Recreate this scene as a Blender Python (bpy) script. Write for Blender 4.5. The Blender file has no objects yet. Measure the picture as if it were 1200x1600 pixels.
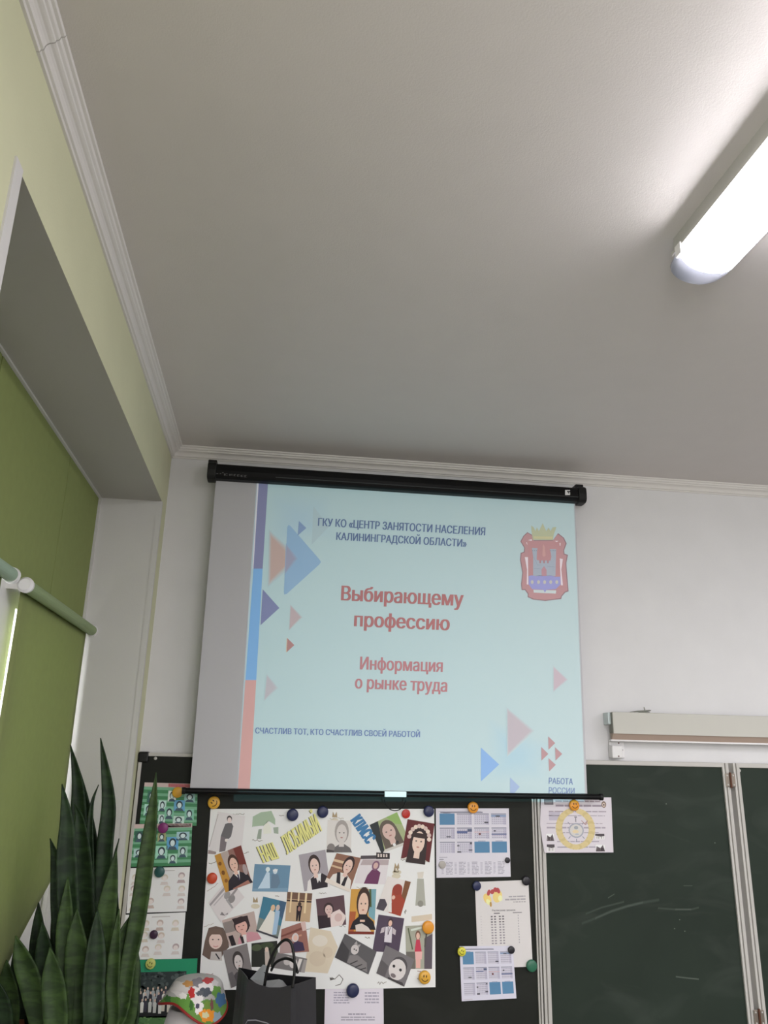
import bpy, bmesh, math, random
from mathutils import Vector, Matrix
from mathutils.geometry import delaunay_2d_cdt
random.seed(4)
C = bpy.context.scene.collection
PI = math.pi

# ------------------------------------------------------------------ camera
YAW, PITCH, ROLL = math.radians(7.55), math.radians(17.32), math.radians(1.22)
FPX = 1223.0                                   # focal length in pixels of the 1200x1600 frame
EYE = Vector((0.0, -3.2, 1.65))                # front wall is y = 0, floor z = 0
_f = Vector((math.sin(YAW)*math.cos(PITCH), math.cos(YAW)*math.cos(PITCH), math.sin(PITCH)))
_r0 = Vector((math.cos(YAW), -math.sin(YAW), 0)); _u0 = _r0.cross(_f)
_r = math.cos(ROLL)*_r0 + math.sin(ROLL)*_u0
_u = -math.sin(ROLL)*_r0 + math.cos(ROLL)*_u0
cam = bpy.data.cameras.new('camera'); cam.sensor_fit = 'VERTICAL'; cam.sensor_height = 32.0
cam.lens = FPX/1600*32.0; cam.clip_start = 0.02
camo = bpy.data.objects.new('camera', cam); C.objects.link(camo)
m = Matrix((_r, _u, -_f)).transposed().to_4x4(); m.translation = EYE
camo.matrix_world = m
bpy.context.scene.camera = camo

# ------------------------------------------------------------------ exposure, sky, light
vs = bpy.context.scene.view_settings
vs.view_transform = 'Standard'; vs.look = 'None'; vs.gamma = 1.0; vs.exposure = 0.36
try: vs.use_curve_mapping = False
except Exception: pass
world = bpy.data.worlds.new('world'); bpy.context.scene.world = world; world.use_nodes = True
bg = world.node_tree.nodes['Background']; bg.inputs[0].default_value = (0.95, 0.97, 1.0, 1); bg.inputs[1].default_value = 8.0

def area(name, loc, rot, sx, sy, power, col):
    l = bpy.data.lights.new(name, 'AREA'); l.shape = 'RECTANGLE'; l.size = sx; l.size_y = sy
    l.energy = power; l.color = col
    o = bpy.data.objects.new(name, l); C.objects.link(o); o.location = loc; o.rotation_euler = rot
    return o
# daylight through the uncovered windows further back in the room, and the other ceiling lamps
area('daylight_window', (-0.40, -5.4, 1.75), (0, -PI/2, 0), 1.7, 2.4, 108, (0.95, 0.965, 1.03))
for lx, ly in ((0.98, -4.4), (0.98, -6.3), (3.3, -2.3), (3.3, -4.4), (3.3, -6.3)):
    area('ceiling_lamp_light', (lx, ly, 2.76), (0, 0, 0), 0.15, 1.2, 32, (0.985, 0.98, 1.02))

PROJECTOR = Vector((0.55, -2.75, 1.30))
def W(px, py, y):
    """point of the plane y = const seen at that place of the photograph"""
    d = _r*((px-600)/FPX) - _u*((py-800)/FPX) + _f
    t = (y-EYE.y)/d.y
    return EYE + d*t
def WX(px, py, x):
    d = _r*((px-600)/FPX) - _u*((py-800)/FPX) + _f
    return EYE + d*((x-EYE.x)/d.x)
def WZ(px, py, z):
    d = _r*((px-600)/FPX) - _u*((py-800)/FPX) + _f
    return EYE + d*((z-EYE.z)/d.z)

SCR_Y = -0.08                                   # plane of the projection screen
# the projector: a spot whose rectangular gate is bounded by four planes through the lens
def projector(power):
    l = bpy.data.lights.new('projector_light', 'SPOT'); l.energy = power; l.color = (0.33, 0.95, 1.06)
    l.spot_size = math.radians(110); l.spot_blend = 0.0; l.shadow_soft_size = 0.0
    o = bpy.data.objects.new('projector_light', l); C.objects.link(o)
    o.location = PROJECTOR; o.rotation_euler = (math.radians(90), 0, 0)      # points along +y
    l.use_nodes = True; nt = l.node_tree
    em = next(n for n in nt.nodes if n.type == 'EMISSION')
    tc = nt.nodes.new('ShaderNodeNewGeometry')
    q = [W(401.5, 748, SCR_Y), W(896.5, 777, SCR_Y), W(914.8, 1255, SCR_Y), W(369.0, 1255, SCR_Y)]
    cen = sum(q, Vector())/4 - PROJECTOR
    last = None
    for i in range(4):
        n = (q[i]-PROJECTOR).cross(q[(i+1) % 4]-PROJECTOR).normalized()
        if n.dot(cen) < 0: n = -n
        dot = nt.nodes.new('ShaderNodeVectorMath'); dot.operation = 'DOT_PRODUCT'
        dot.inputs[1].default_value = n          # in a lamp's shader Incoming runs from the lens outwards
        nt.links.new(tc.outputs['Incoming'], dot.inputs[0])
        mr = nt.nodes.new('ShaderNodeMapRange'); mr.inputs[1].default_value = -0.0006; mr.inputs[2].default_value = 0.0006
        nt.links.new(dot.outputs['Value'], mr.inputs[0])
        if last is None: last = mr.outputs[0]
        else:
            mu = nt.nodes.new('ShaderNodeMath'); mu.operation = 'MULTIPLY'
            nt.links.new(last, mu.inputs[0]); nt.links.new(mr.outputs[0], mu.inputs[1]); last = mu.outputs[0]
    nt.links.new(last, em.inputs['Strength'])
projector(94)
LAMP_GLOW = 19.0

# ------------------------------------------------------------------ materials
def lin(c):
    out = []
    for v in c[:3]:
        v = v/255.0
        out.append(v/12.92 if v <= 0.04045 else ((v+0.055)/1.055)**2.4)
    return out
def mat(name, rgb, rough=0.6, metal=0.0, noise=0.0, nscale=20, bump=0.0, bscale=200, spec=0.4, trans=0.0):
    m = bpy.data.materials.new(name); m.use_nodes = True; nt = m.node_tree; b = nt.nodes['Principled BSDF']
    col = lin(rgb)
    b.inputs['Base Color'].default_value = (*col, 1); b.inputs['Roughness'].default_value = rough
    b.inputs['Metallic'].default_value = metal; b.inputs['Specular IOR Level'].default_value = spec
    tc = nt.nodes.new('ShaderNodeTexCoord')
    if noise:
        n = nt.nodes.new('ShaderNodeTexNoise'); n.inputs['Scale'].default_value = nscale; n.inputs['Detail'].default_value = 4
        nt.links.new(tc.outputs['Object'], n.inputs['Vector'])
        r = nt.nodes.new('ShaderNodeValToRGB')
        r.color_ramp.elements[0].position = 0.3; r.color_ramp.elements[1].position = 0.7
        r.color_ramp.elements[0].color = (*[max(0, c*(1-noise)) for c in col], 1)
        r.color_ramp.elements[1].color = (*[min(1, c*(1+noise)) for c in col], 1)
        nt.links.new(n.outputs['Fac'], r.inputs['Fac']); nt.links.new(r.outputs['Color'], b.inputs['Base Color'])
    if bump:
        n2 = nt.nodes.new('ShaderNodeTexNoise'); n2.inputs['Scale'].default_value = bscale; n2.inputs['Detail'].default_value = 3
        nt.links.new(tc.outputs['Object'], n2.inputs['Vector'])
        bp = nt.nodes.new('ShaderNodeBump'); bp.inputs['Strength'].default_value = bump; bp.inputs['Distance'].default_value = 0.003
        nt.links.new(n2.outputs['Fac'], bp.inputs['Height']); nt.links.new(bp.outputs['Normal'], b.inputs['Normal'])
    if trans:
        out = nt.nodes['Material Output']; tr = nt.nodes.new('ShaderNodeBsdfTranslucent'); tr.inputs[0].default_value = (*col, 1)
        mx = nt.nodes.new('ShaderNodeMixShader'); mx.inputs[0].default_value = trans
        nt.links.new(b.outputs[0], mx.inputs[1]); nt.links.new(tr.outputs[0], mx.inputs[2]); nt.links.new(mx.outputs[0], out.inputs[0])
    return m
def emit(name, rgb, s):
    m = bpy.data.materials.new(name); m.use_nodes = True; b = m.node_tree.nodes['Principled BSDF']
    b.inputs['Base Color'].default_value = (*lin(rgb), 1)
    b.inputs['Emission Color'].default_value = (*lin(rgb), 1); b.inputs['Emission Strength'].default_value = s
    return m
def print_mat(name, rough=0.5, spec=0.3):
    m = bpy.data.materials.new(name); m.use_nodes = True; nt = m.node_tree; b = nt.nodes['Principled BSDF']
    a = nt.nodes.new('ShaderNodeAttribute'); a.attribute_name = 'ink'
    nt.links.new(a.outputs['Color'], b.inputs['Base Color']); b.inputs['Roughness'].default_value = rough
    b.inputs['Specular IOR Level'].default_value = spec
    return m
M = dict(
    wall=mat('wall_paint_offwhite', (224, 223, 224), 0.7, noise=0.02, nscale=6, bump=0.15, bscale=260),
    green_wall=mat('wall_paint_pale_green', (214, 214, 180), 0.65, noise=0.025, nscale=5, bump=0.12, bscale=220),
    reveal=mat('reveal_white', (214, 212, 210), 0.6, noise=0.02, nscale=4, bump=0.08, bscale=160),
    ceiling=mat('ceiling_paint', (214, 208, 205), 0.55, noise=0.012, nscale=9, bump=0.2, bscale=300),
    cornice=mat('cornice_white', (226, 222, 218), 0.5),
    floor=mat('floor_linoleum', (108, 104, 100), 0.5, noise=0.1, nscale=6),
    back=mat('wall_rear_paint', (214, 213, 208), 0.7),
    pvc=mat('white_plastic', (232, 230, 230), 0.35),
    blind=mat('green_blind_fabric', (150, 160, 104), 0.8, noise=0.03, nscale=40, bump=0.1, bscale=700, trans=0.2, spec=0.2),
    panel=mat('green_panel_fabric', (138, 148, 92), 0.8, noise=0.03, nscale=30, bump=0.1, bscale=700, spec=0.2),
    tube=mat('green_roller_tube', (140, 158, 112), 0.5),
    tube_pale=mat('pale_green_roller_tube', (150, 172, 150), 0.5),
    black=mat('black_metal', (7, 7, 8), 0.42, spec=0.22),
    blackcap=mat('black_plastic', (11, 11, 12), 0.45),
    alu=mat('aluminium', (196, 193, 188), 0.5, metal=0.15, spec=0.4),
    alu_dark=mat('aluminium_shadowgap', (120, 120, 118), 0.5, metal=0.4),
    steel=mat('hinge_steel', (150, 140, 130), 0.35, metal=0.8),
    rust=mat('rusty_pin', (96, 62, 46), 0.6, metal=0.3),
    fabric=mat('screen_fabric', (200, 199, 204), 0.85, spec=0.1),
    paper=mat('paper_white', (226, 222, 220), 0.6, spec=0.3),
    leaf=None,
)
M['print'] = print_mat('printed_paper'); M['slide'] = print_mat('slide_on_fabric', 0.85, 0.1)

def chalk_mat(name, rgb, dust):
    m = mat(name, rgb, 0.55, noise=0.12, nscale=3.5, bump=0.05, bscale=500, spec=0.22); nt = m.node_tree
    b = nt.nodes['Principled BSDF']; src = b.inputs['Base Color'].links[0].from_socket
    tc = nt.nodes.new('ShaderNodeTexCoord'); mp = nt.nodes.new('ShaderNodeMapping'); mp.inputs['Scale'].default_value = (2.2, 1, 5.5)
    mp.inputs['Rotation'].default_value = (0, 0.5, 0)
    nt.links.new(tc.outputs['Object'], mp.inputs['Vector'])
    n = nt.nodes.new('ShaderNodeTexNoise'); n.inputs['Scale'].default_value = 1.6; n.inputs['Detail'].default_value = 6; n.inputs['Distortion'].default_value = 1.0
    nt.links.new(mp.outputs[0], n.inputs['Vector'])
    mr = nt.nodes.new('ShaderNodeMapRange'); mr.inputs[1].default_value = 0.52; mr.inputs[2].default_value = 0.8; mr.inputs[4].default_value = dust
    nt.links.new(n.outputs['Fac'], mr.inputs[0])
    mx = nt.nodes.new('ShaderNodeMixRGB'); mx.inputs[2].default_value = (0.35, 0.37, 0.34, 1)
    nt.links.new(mr.outputs[0], mx.inputs[0]); nt.links.new(src, mx.inputs[1]); nt.links.new(mx.outputs[0], b.inputs['Base Color'])
    return m
M['chalk'] = chalk_mat('chalkboard_green', (40, 50, 42), 0.05)
M['chalk_dark'] = chalk_mat('board_dark', (31, 33, 28), 0.02)

def leaf_mat(name, base, band):
    m = mat(name, base, 0.5, spec=0.22); nt = m.node_tree; b = nt.nodes['Principled BSDF']
    tc = nt.nodes.new('ShaderNodeTexCoord'); mp = nt.nodes.new('ShaderNodeMapping'); mp.inputs['Scale'].default_value = (0.35, 0.35, 1)
    nt.links.new(tc.outputs['Object'], mp.inputs['Vector'])
    n = nt.nodes.new('ShaderNodeTexNoise'); n.inputs['Scale'].default_value = 55; n.inputs['Detail'].default_value = 5; n.inputs['Distortion'].default_value = 0.6
    nt.links.new(mp.outputs[0], n.inputs['Vector'])
    r = nt.nodes.new('ShaderNodeValToRGB'); r.color_ramp.elements[0].position = 0.4; r.color_ramp.elements[1].position = 0.62
    r.color_ramp.elements[0].color = (*lin(band), 1); r.color_ramp.elements[1].color = (*lin(base), 1)
    nt.links.new(n.outputs['Fac'], r.inputs['Fac']); nt.links.new(r.outputs[0], b.inputs['Base Color'])
    return m
M['leaf'] = leaf_mat('snake_plant_leaf', (40, 60, 34), (25, 40, 23))
M['leaf_light'] = leaf_mat('snake_plant_leaf_light', (62, 84, 42), (42, 60, 31))

# ------------------------------------------------------------------ helpers
def wloc(o):
    v = Vector((0, 0, 0))
    while o is not None: v += o.location; o = o.parent
    return v
def link(name, me, mats, parent=None, smooth=False):
    o = bpy.data.objects.new(name, me)
    for mm in (mats if isinstance(mats, (list, tuple)) else [mats]): me.materials.append(mm)
    C.objects.link(o)
    if parent is not None:
        me.transform(Matrix.Translation(-wloc(parent))); o.parent = parent
    if smooth:
        for p in me.polygons: p.use_smooth = True
    return o
def obj(name, bm, mats, parent=None, smooth=False, bevel=0.0):
    bmesh.ops.recalc_face_normals(bm, faces=bm.faces)
    me = bpy.data.meshes.new(name); bm.to_mesh(me); bm.free()
    o = link(name, me, mats, parent, smooth)
    if bevel:
        b = o.modifiers.new('bevel', 'BEVEL'); b.width = bevel; b.segments = 2; b.limit_method = 'ANGLE'
    return o
def tag(o, label, cat, group=None, kind=None):
    if label: o['label'] = label
    if cat: o['category'] = cat
    if group: o['group'] = group
    if kind: o['kind'] = kind
    return o
def thing(name, label, cat, loc, group=None):
    o = bpy.data.objects.new(name, None); C.objects.link(o); o.location = loc; o.empty_display_size = 0.05
    return tag(o, label, cat, group)
def struct(name, bm, mats, parent=None, **k):
    o = obj(name, bm, mats, parent, **k)
    if parent is None: o['kind'] = 'structure'
    return o
def NB(): return bmesh.new()
def box(bm, a, b, mi=0):
    x0, y0, z0 = a; x1, y1, z1 = b
    v = [bm.verts.new(p) for p in ((x0,y0,z0),(x1,y0,z0),(x1,y1,z0),(x0,y1,z0),(x0,y0,z1),(x1,y0,z1),(x1,y1,z1),(x0,y1,z1))]
    fs = []
    for q in ((0,3,2,1),(4,5,6,7),(0,1,5,4),(1,2,6,5),(2,3,7,6),(3,0,4,7)):
        f = bm.faces.new([v[i] for i in q]); f.material_index = mi; fs.append(f)
    return fs                                   # bottom, top, -y, +x, +y, -x
def hexa(bm, front, back, mi=0):
    """box from four front points and four back points"""
    v = [bm.verts.new(p) for p in list(front)+list(back)]
    for q in ((0,1,2,3),(7,6,5,4),(0,4,5,1),(1,5,6,2),(2,6,7,3),(3,7,4,0)):
        f = bm.faces.new([v[i] for i in q]); f.material_index = mi
def prism(bm, prof, axis, a, b, mi=0):
    """extrude a closed 2-D profile along an axis ('x': profile is (y,z); 'y': (x,z); 'z': (x,y))"""
    def P(p, t):
        return {'x': (t, p[0], p[1]), 'y': (p[0], t, p[1]), 'z': (p[0], p[1], t)}[axis]
    r0 = [bm.verts.new(P(p, a)) for p in prof]; r1 = [bm.verts.new(P(p, b)) for p in prof]; n = len(prof)
    for i in range(n):
        f = bm.faces.new((r0[i], r0[(i+1) % n], r1[(i+1) % n], r1[i])); f.material_index = mi
    for r in (r0, r1[::-1]):
        f = bm.faces.new(r); f.material_index = mi
def tube(bm, pts, r, seg=10, mi=0):
    pts = [Vector(p) for p in pts]; rings = []
    for i, p in enumerate(pts):
        d = (pts[min(i+1, len(pts)-1)]-pts[max(i-1, 0)]).normalized()
        a = d.cross(Vector((0.13, 0.3, 1))); a = a.normalized() if a.length > 1e-4 else Vector((1, 0, 0))
        b = d.cross(a)
        rr = r[i] if isinstance(r, (list, tuple)) else r
        rings.append([bm.verts.new(p+rr*(math.cos(2*PI*k/seg)*a+math.sin(2*PI*k/seg)*b)) for k in range(seg)])
    for i in range(len(rings)-1):
        for k in range(seg):
            f = bm.faces.new((rings[i][k], rings[i][(k+1) % seg], rings[i+1][(k+1) % seg], rings[i+1][k])); f.material_index = mi
    for rg in (rings[0][::-1], rings[-1]): bm.faces.new(rg).material_index = mi
def lathe(bm, prof, cen, axis='z', seg=24, mi=0):
    """prof: list of (radius, height)"""
    cen = Vector(cen); rings = []
    for r, h in prof:
        ring = []
        for k in range(seg):
            a = 2*PI*k/seg; u, w = r*math.cos(a), r*math.sin(a)
            p = {'z': (u, w, h), 'y': (u, h, w), 'x': (h, u, w)}[axis]
            ring.append(bm.verts.new(cen+Vector(p)))
        rings.append(ring)
    for i in range(len(rings)-1):
        for k in range(seg):
            f = bm.faces.new((rings[i][k], rings[i][(k+1) % seg], rings[i+1][(k+1) % seg], rings[i+1][k])); f.material_index = mi
    bm.faces.new(rings[0][::-1]).material_index = mi; bm.faces.new(rings[-1]).material_index = mi

def in_loop(pt, p):
    r = False
    for i in range(len(p)):
        (x0, y0), (x1, y1) = p[i][:2], p[i-1][:2]
        if (y0 > pt[1]) != (y1 > pt[1]) and pt[0] < (x1-x0)*(pt[1]-y0)/(y1-y0)+x0: r = not r
    return r
def fill(loops):
    vs_ = [Vector((v.x, v.y)) for l in loops for v in l]; es = []; n = 0
    for l in loops: es += [(n+i, n+(i+1) % len(l)) for i in range(len(l))]; n += len(l)
    out = delaunay_2d_cdt(vs_, es, [], 1, 1e-6); V = out[0]; keep = []
    for f in out[2]:
        c = (sum(V[i].x for i in f)/len(f), sum(V[i].y for i in f)/len(f))
        if in_loop(c, loops[0]) and not any(in_loop(c, h) for h in loops[1:]): keep.append(tuple(f))
    return [(v.x, v.y) for v in V], keep
_fc = {}
def glyphs(s):
    """triangles of a line of lettering, in font units, with its width; each outline (with its holes) is one group"""
    if s in _fc: return _fc[s]
    cu = bpy.data.curves.new('lettering', 'FONT'); cu.body = s; cu.size = 1.0
    o = bpy.data.objects.new('lettering', cu); C.objects.link(o)
    dg = bpy.context.evaluated_depsgraph_get(); cv = o.to_curve(dg)
    loops = []
    for sp in cv.splines:
        bp = sp.bezier_points; n = len(bp); pts = []
        for i in range(n):
            a, b = bp[i], bp[(i+1) % n]
            straight = (a.handle_right-a.co).length < 1e-5 and (b.handle_left-b.co).length < 1e-5 or a.handle_right_type == 'VECTOR' and b.handle_left_type == 'VECTOR'
            for t in ([0.0] if straight else [0.0, 0.25, 0.5, 0.75]):
                q = (1-t)**3*a.co+3*(1-t)**2*t*a.handle_right+3*(1-t)*t*t*b.handle_left+t**3*b.co; pts.append((q.x, q.y))
        loops.append(pts)
    o.to_curve_clear(); bpy.data.objects.remove(o); bpy.data.curves.remove(cu)
    def ar(p): return sum(p[i][0]*p[(i+1) % len(p)][1]-p[(i+1) % len(p)][0]*p[i][1] for i in range(len(p)))/2
    A = [ar(p) for p in loops]; x0 = min(p[0] for l in loops for p in l); x1 = max(p[0] for l in loops for p in l)
    def is_hole(k): return any(i != k and A[i]*A[k] < 0 and abs(A[i]) > abs(A[k]) and in_loop(loops[k][0], loops[i]) for i in range(len(loops)))
    outer = [i for i in range(len(loops)) if not is_hole(i)]; groups = []; x0 = min(p[0] for l in loops for p in l); x1 = max(p[0] for l in loops for p in l)
    for i in outer:
        holes = [k for k in range(len(loops)) if k != i and is_hole(k) and A[k]*A[i] < 0 and in_loop(loops[k][0], loops[i]) and abs(A[k]) < abs(A[i])]
        lp = [[Vector((x, y, 0)) for x, y in loops[k]] for k in [i]+holes]
        fv, ft = fill(lp); groups.append(([(x-x0, y) for x, y in fv], ft))
    _fc[s] = (groups, x1-x0)
    return _fc[s]
CAPH = 0.727                                     # cap height of the built-in typeface

INK_K = 0.68
def ink(c): return [min(0.92, v/INK_K) for v in lin(c)]
SLIDE_BG = (183, 212, 214)
_sl = lin(SLIDE_BG)
def slide_ink(c): return [min(0.95, 0.577*a/b) for a, b in zip(lin(c), _sl)]

class Print:
    """flat printed shapes lying on a plane y = const; each layer sits a hair in front of the one before"""
    EPS = 0.00012
    def __init__(s, y, ink=ink):
        s.y = y; s.v = []; s.f = []; s.c = []; s.l = 1; s.ink = ink; s.map = None
    def P(s, p):
        if s.map: p = s.map(*p)
        return W(p[0], p[1], s.y - s.l*s.EPS)
    def face(s, pts, cols):
        n = len(s.v); s.v += pts; s.f.append(list(range(n, n+len(pts)))); s.c.append(cols)
    def poly(s, pts, col):
        col = s.ink(col); s.face([s.P(p) for p in pts], [col]*len(pts))
    def rect(s, x0, y0, x1, y1, col): s.poly([(x0,y0),(x1,y0),(x1,y1),(x0,y1)], col)
    def ell(s, cx, cy, rx, ry, col, rot=0, n=18):
        c, q = math.cos(rot), math.sin(rot)
        s.poly([(cx+rx*math.cos(a)*c-ry*math.sin(a)*q, cy+rx*math.cos(a)*q+ry*math.sin(a)*c) for a in [2*PI*i/n for i in range(n)]], col)
    def line(s, pts, w, col):
        col_ = s.ink(col)
        for a, b in zip(pts[:-1], pts[1:]):
            dx, dy = b[0]-a[0], b[1]-a[1]; L = math.hypot(dx, dy) or 1; nx, ny = -dy/L*w/2, dx/L*w/2
            s.face([s.P(p) for p in ((a[0]+nx,a[1]+ny),(b[0]+nx,b[1]+ny),(b[0]-nx,b[1]-ny),(a[0]-nx,a[1]-ny))], [col_]*4)
    def soft(s, pts, blur, col, bgc):
        """shape with an out-of-focus rim"""
        cx = sum(p[0] for p in pts)/len(pts); cy = sum(p[1] for p in pts)/len(pts)
        def off(p, d):
            L = math.hypot(p[0]-cx, p[1]-cy); k = (L+d*1.4)/L; return (cx+(p[0]-cx)*k, cy+(p[1]-cy)*k)
        ci, co = s.ink(col), s.ink(bgc)
        I = [s.P(off(p, -blur)) for p in pts]; O = [s.P(off(p, blur)) for p in pts]
        s.face(I, [ci]*len(I))
        for i in range(len(pts)):
            j = (i+1) % len(pts); s.face([I[i], I[j], O[j], O[i]], [ci, ci, co, co])
    def text(s, t, p0, p1, cap, col, bold=0.0, up=None):
        groups, wd = glyphs(t); dx, dy = p1[0]-p0[0], p1[1]-p0[1]; L = math.hypot(dx, dy)
        kx = 1/wd
        if up is None: up = (dy/L*cap, -dx/L*cap)
        c = s.ink(col); l0 = s.l
        for j, sh in enumerate((-bold, 0, bold) if bold else (0,)):       # heavier strokes: the lettering struck three times
            for gi, (vs_, tr) in enumerate(groups):
                s.l = l0+j*0.9+(gi % 3)*0.3; n = len(s.v)
                s.v += [s.P((p0[0]+dx*(v[0]+sh)*kx+up[0]*v[1]/CAPH, p0[1]+dy*(v[0]+sh)*kx+up[1]*v[1]/CAPH)) for v in vs_]
                for t_ in tr: s.f.append([n+i for i in t_]); s.c.append([c]*len(t_))
        s.l = l0
    def sheet(s, outline, col, th=0.0012):
        """the paper itself: a thin slab"""
        pts = [W(p[0], p[1], s.y) for p in outline]; c = s.ink(col); n = len(pts)
        s.face(pts, [c]*n); bk = [p+Vector((0, th, 0)) for p in pts]; s.face(bk[::-1], [c]*n)
        for i in range(n):
            j = (i+1) % n; s.face([pts[j], pts[i], bk[i], bk[j]], [c]*4)
    def quad(s, TL, TR, BR, BL):
        def mp(u, v):
            return ((1-u)*(1-v)*TL[0]+u*(1-v)*TR[0]+u*v*BR[0]+(1-u)*v*BL[0], (1-u)*(1-v)*TL[1]+u*(1-v)*TR[1]+u*v*BR[1]+(1-u)*v*BL[1])
        s.map = mp
    def build(s, name, parent=None, material=None):
        me = bpy.data.meshes.new(name); me.from_pydata([tuple(v) for v in s.v], [], s.f); me.update()
        a = me.color_attributes.new('ink', 'FLOAT_COLOR', 'CORNER')
        k = 0
        for poly, cols in zip(me.polygons, s.c):
            for i, li in enumerate(poly.loop_indices):
                a.data[li].color = (*cols[i], 1)
        return link(name, me, material or M['print'], parent)

# ------------------------------------------------------------------ the room
XL, XR, YB, ZC = -0.49, 5.6, -7.6, 2.885
SOF, SILL, Y0, Y1 = 2.605, 0.78, -2.0, -0.125      # window niche: soffit, sill, near and far jambs
XW = -0.73                                         # plane of the window
bm = NB(); box(bm, (-1.0, YB-0.2, -0.12), (XR+0.2, 0.2, 0)); struct('floor', bm, M['floor'])
bm = NB(); box(bm, (-1.0, YB-0.2, ZC), (XR+0.2, 0.2, ZC+0.12)); struct('ceiling', bm, M['ceiling'])
bm = NB(); box(bm, (XL-0.5, 0, 0), (XR+0.2, 0.2, ZC)); struct('wall_front', bm, M['wall'])
bm = NB(); box(bm, (XR, YB, 0), (XR+0.2, 0, ZC)); struct('wall_right', bm, M['back'])
bm = NB(); box(bm, (-1.0, YB-0.2, 0), (XR+0.2, YB, ZC)); struct('wall_back', bm, M['back'])
bm = NB()
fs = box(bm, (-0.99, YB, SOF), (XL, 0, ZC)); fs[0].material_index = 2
fs = box(bm, (-0.99, Y1, 0), (XL, 0, SOF)); fs[2].material_index = 1
fs = box(bm, (-0.99, YB, 0), (XL, Y0, SOF)); fs[4].material_index = 1
fs = box(bm, (-0.99, Y0, 0), (XL, Y1, SILL-0.04)); fs[1].material_index = 1
struct('wall_left', bm, [M['green_wall'], M['reveal'], mat('niche_top_shaded', (178, 174, 168), 0.6, noise=0.03, nscale=3, bump=0.08, bscale=160)])  # soffit shade put into the colour: greyer than the white jambs
# plastic corner beads of the niche
bm = NB(); box(bm, (XL-0.03, Y0-0.034, SILL), (XL+0.004, Y0+0.001, SOF+0.004)); struct('trim_3', bm, M['reveal'])
bm = NB(); box(bm, (XL-0.018, Y1-0.002, SILL), (XL+0.002, Y1+0.016, SOF)); struct('trim_4', bm, M['reveal'])
bm = NB(); box(bm, (XW-0.004, Y0, SOF-0.006), (XW+0.008, Y1, SOF)); box(bm, (XW-0.004, Y1-0.012, SILL), (XW+0.008, Y1, SOF-0.006)); struct('trim_5', bm, M['reveal'])
# cornice
def cornice_prof(s):
    c = [(0, -0.046), (0.006, -0.046), (0.008, -0.041), (0.013, -0.040)]
    for k in range(5):
        a = PI/2*k/4; c.append((0.013+0.013*(1-math.cos(a)), -0.038+0.016*math.sin(a)))
    c += [(0.030, -0.020), (0.031, -0.015), (0.036, -0.013), (0.038, -0.006), (0.044, -0.005), (0.046, 0), (0, 0)]
    return [(s*p[0], ZC+p[1]) for p in c]
bm = NB()
prof = [(XL+p[0], p[1]) for p in cornice_prof(1)]
prism(bm, prof, 'y', YB, -2.032); prism(bm, prof, 'y', -2.030, 0)
struct('trim_1', bm, M['cornice'])
bm = NB(); prism(bm, cornice_prof(-1), 'x', XL, XR); struct('trim_2', bm, M['cornice'])

# ------------------------------------------------------------------ the window with its blinds
w = thing('window_1', None, None, (XW-0.04, -1.06, SILL)); w['kind'] = 'structure'
bm = NB()
X0, X1 = XW-0.075, XW-0.012
MY = -0.882
for z0, z1 in ((SILL, 1.22), (2.03, 2.13), (SOF-0.06, SOF)): box(bm, (X0, Y0, z0), (X1, Y1, z1))
for y0, y1 in ((Y0, Y0+0.07), (-1.10, MY), (Y1-0.055, Y1)): box(bm, (X0, y0, 1.22), (X1+0.004, y1, 2.03)); box(bm, (X0, y0, 2.13), (X1, y1, SOF-0.06))
obj('window_frame', bm, M['pvc'], w)
gm = bpy.data.materials.new('window_glass'); gm.use_nodes = True; gb = gm.node_tree.nodes['Principled BSDF']
gb.inputs['Transmission Weight'].default_value = 1; gb.inputs['Roughness'].default_value = 0; gb.inputs['IOR'].default_value = 1.1
for y0, y1, z0, z1 in ((Y0+0.07, -1.10, 1.22, 2.03), (MY, Y1-0.055, 1.22, 2.03), (Y0+0.07, -1.10, 2.13, SOF-0.06), (MY, Y1-0.055, 2.13, SOF-0.06)):
    bm = NB(); box(bm, (XW-0.05, y0, z0), (XW-0.046, y1, z1)); obj('glass_pane', bm, gm, w)
bm = NB(); box(bm, (XW-0.012, Y0, SILL-0.04), (XL+0.17, Y1, SILL)); o = struct('trim_6', bm, M['pvc'])      # window sill

ys = [Y0, -1.31, -0.598, Y1-0.012]
lab = ['green fabric panel over the upper window, nearest the camera at the picture edge',
       'wide green fabric panel over the upper window, between the two dark seams',
       'narrow green fabric panel over the upper window, touching the far white reveal']
for i in range(3):
    t = thing('fabric_panel', lab[i], 'window panel', (XW, (ys[i]+ys[i+1])/2, 2.0), 'green panels over the upper window')
    bm = NB(); box(bm, (XW-0.006, ys[i]+0.003, 2.118), (XW, ys[i+1]-0.003, SOF-0.007)); obj('panel', bm, M['panel'], t, bevel=0.001)
    bm = NB(); box(bm, (XW-0.0045, ys[i]+0.002, 2.105), (XW+0.0015, ys[i+1]-0.004, 2.118)); obj('bottom_rail', bm, M['panel'], t)
    if i < 2:
        bm = NB(); box(bm, (XW-0.010, ys[i+1]-0.012, 2.118), (XW-0.0075, ys[i+1]+0.012, SOF-0.007)); obj('seam_gap_dark', bm, M['blackcap'], t)  # added black strip, gives the open seam its darkness by colour

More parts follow.
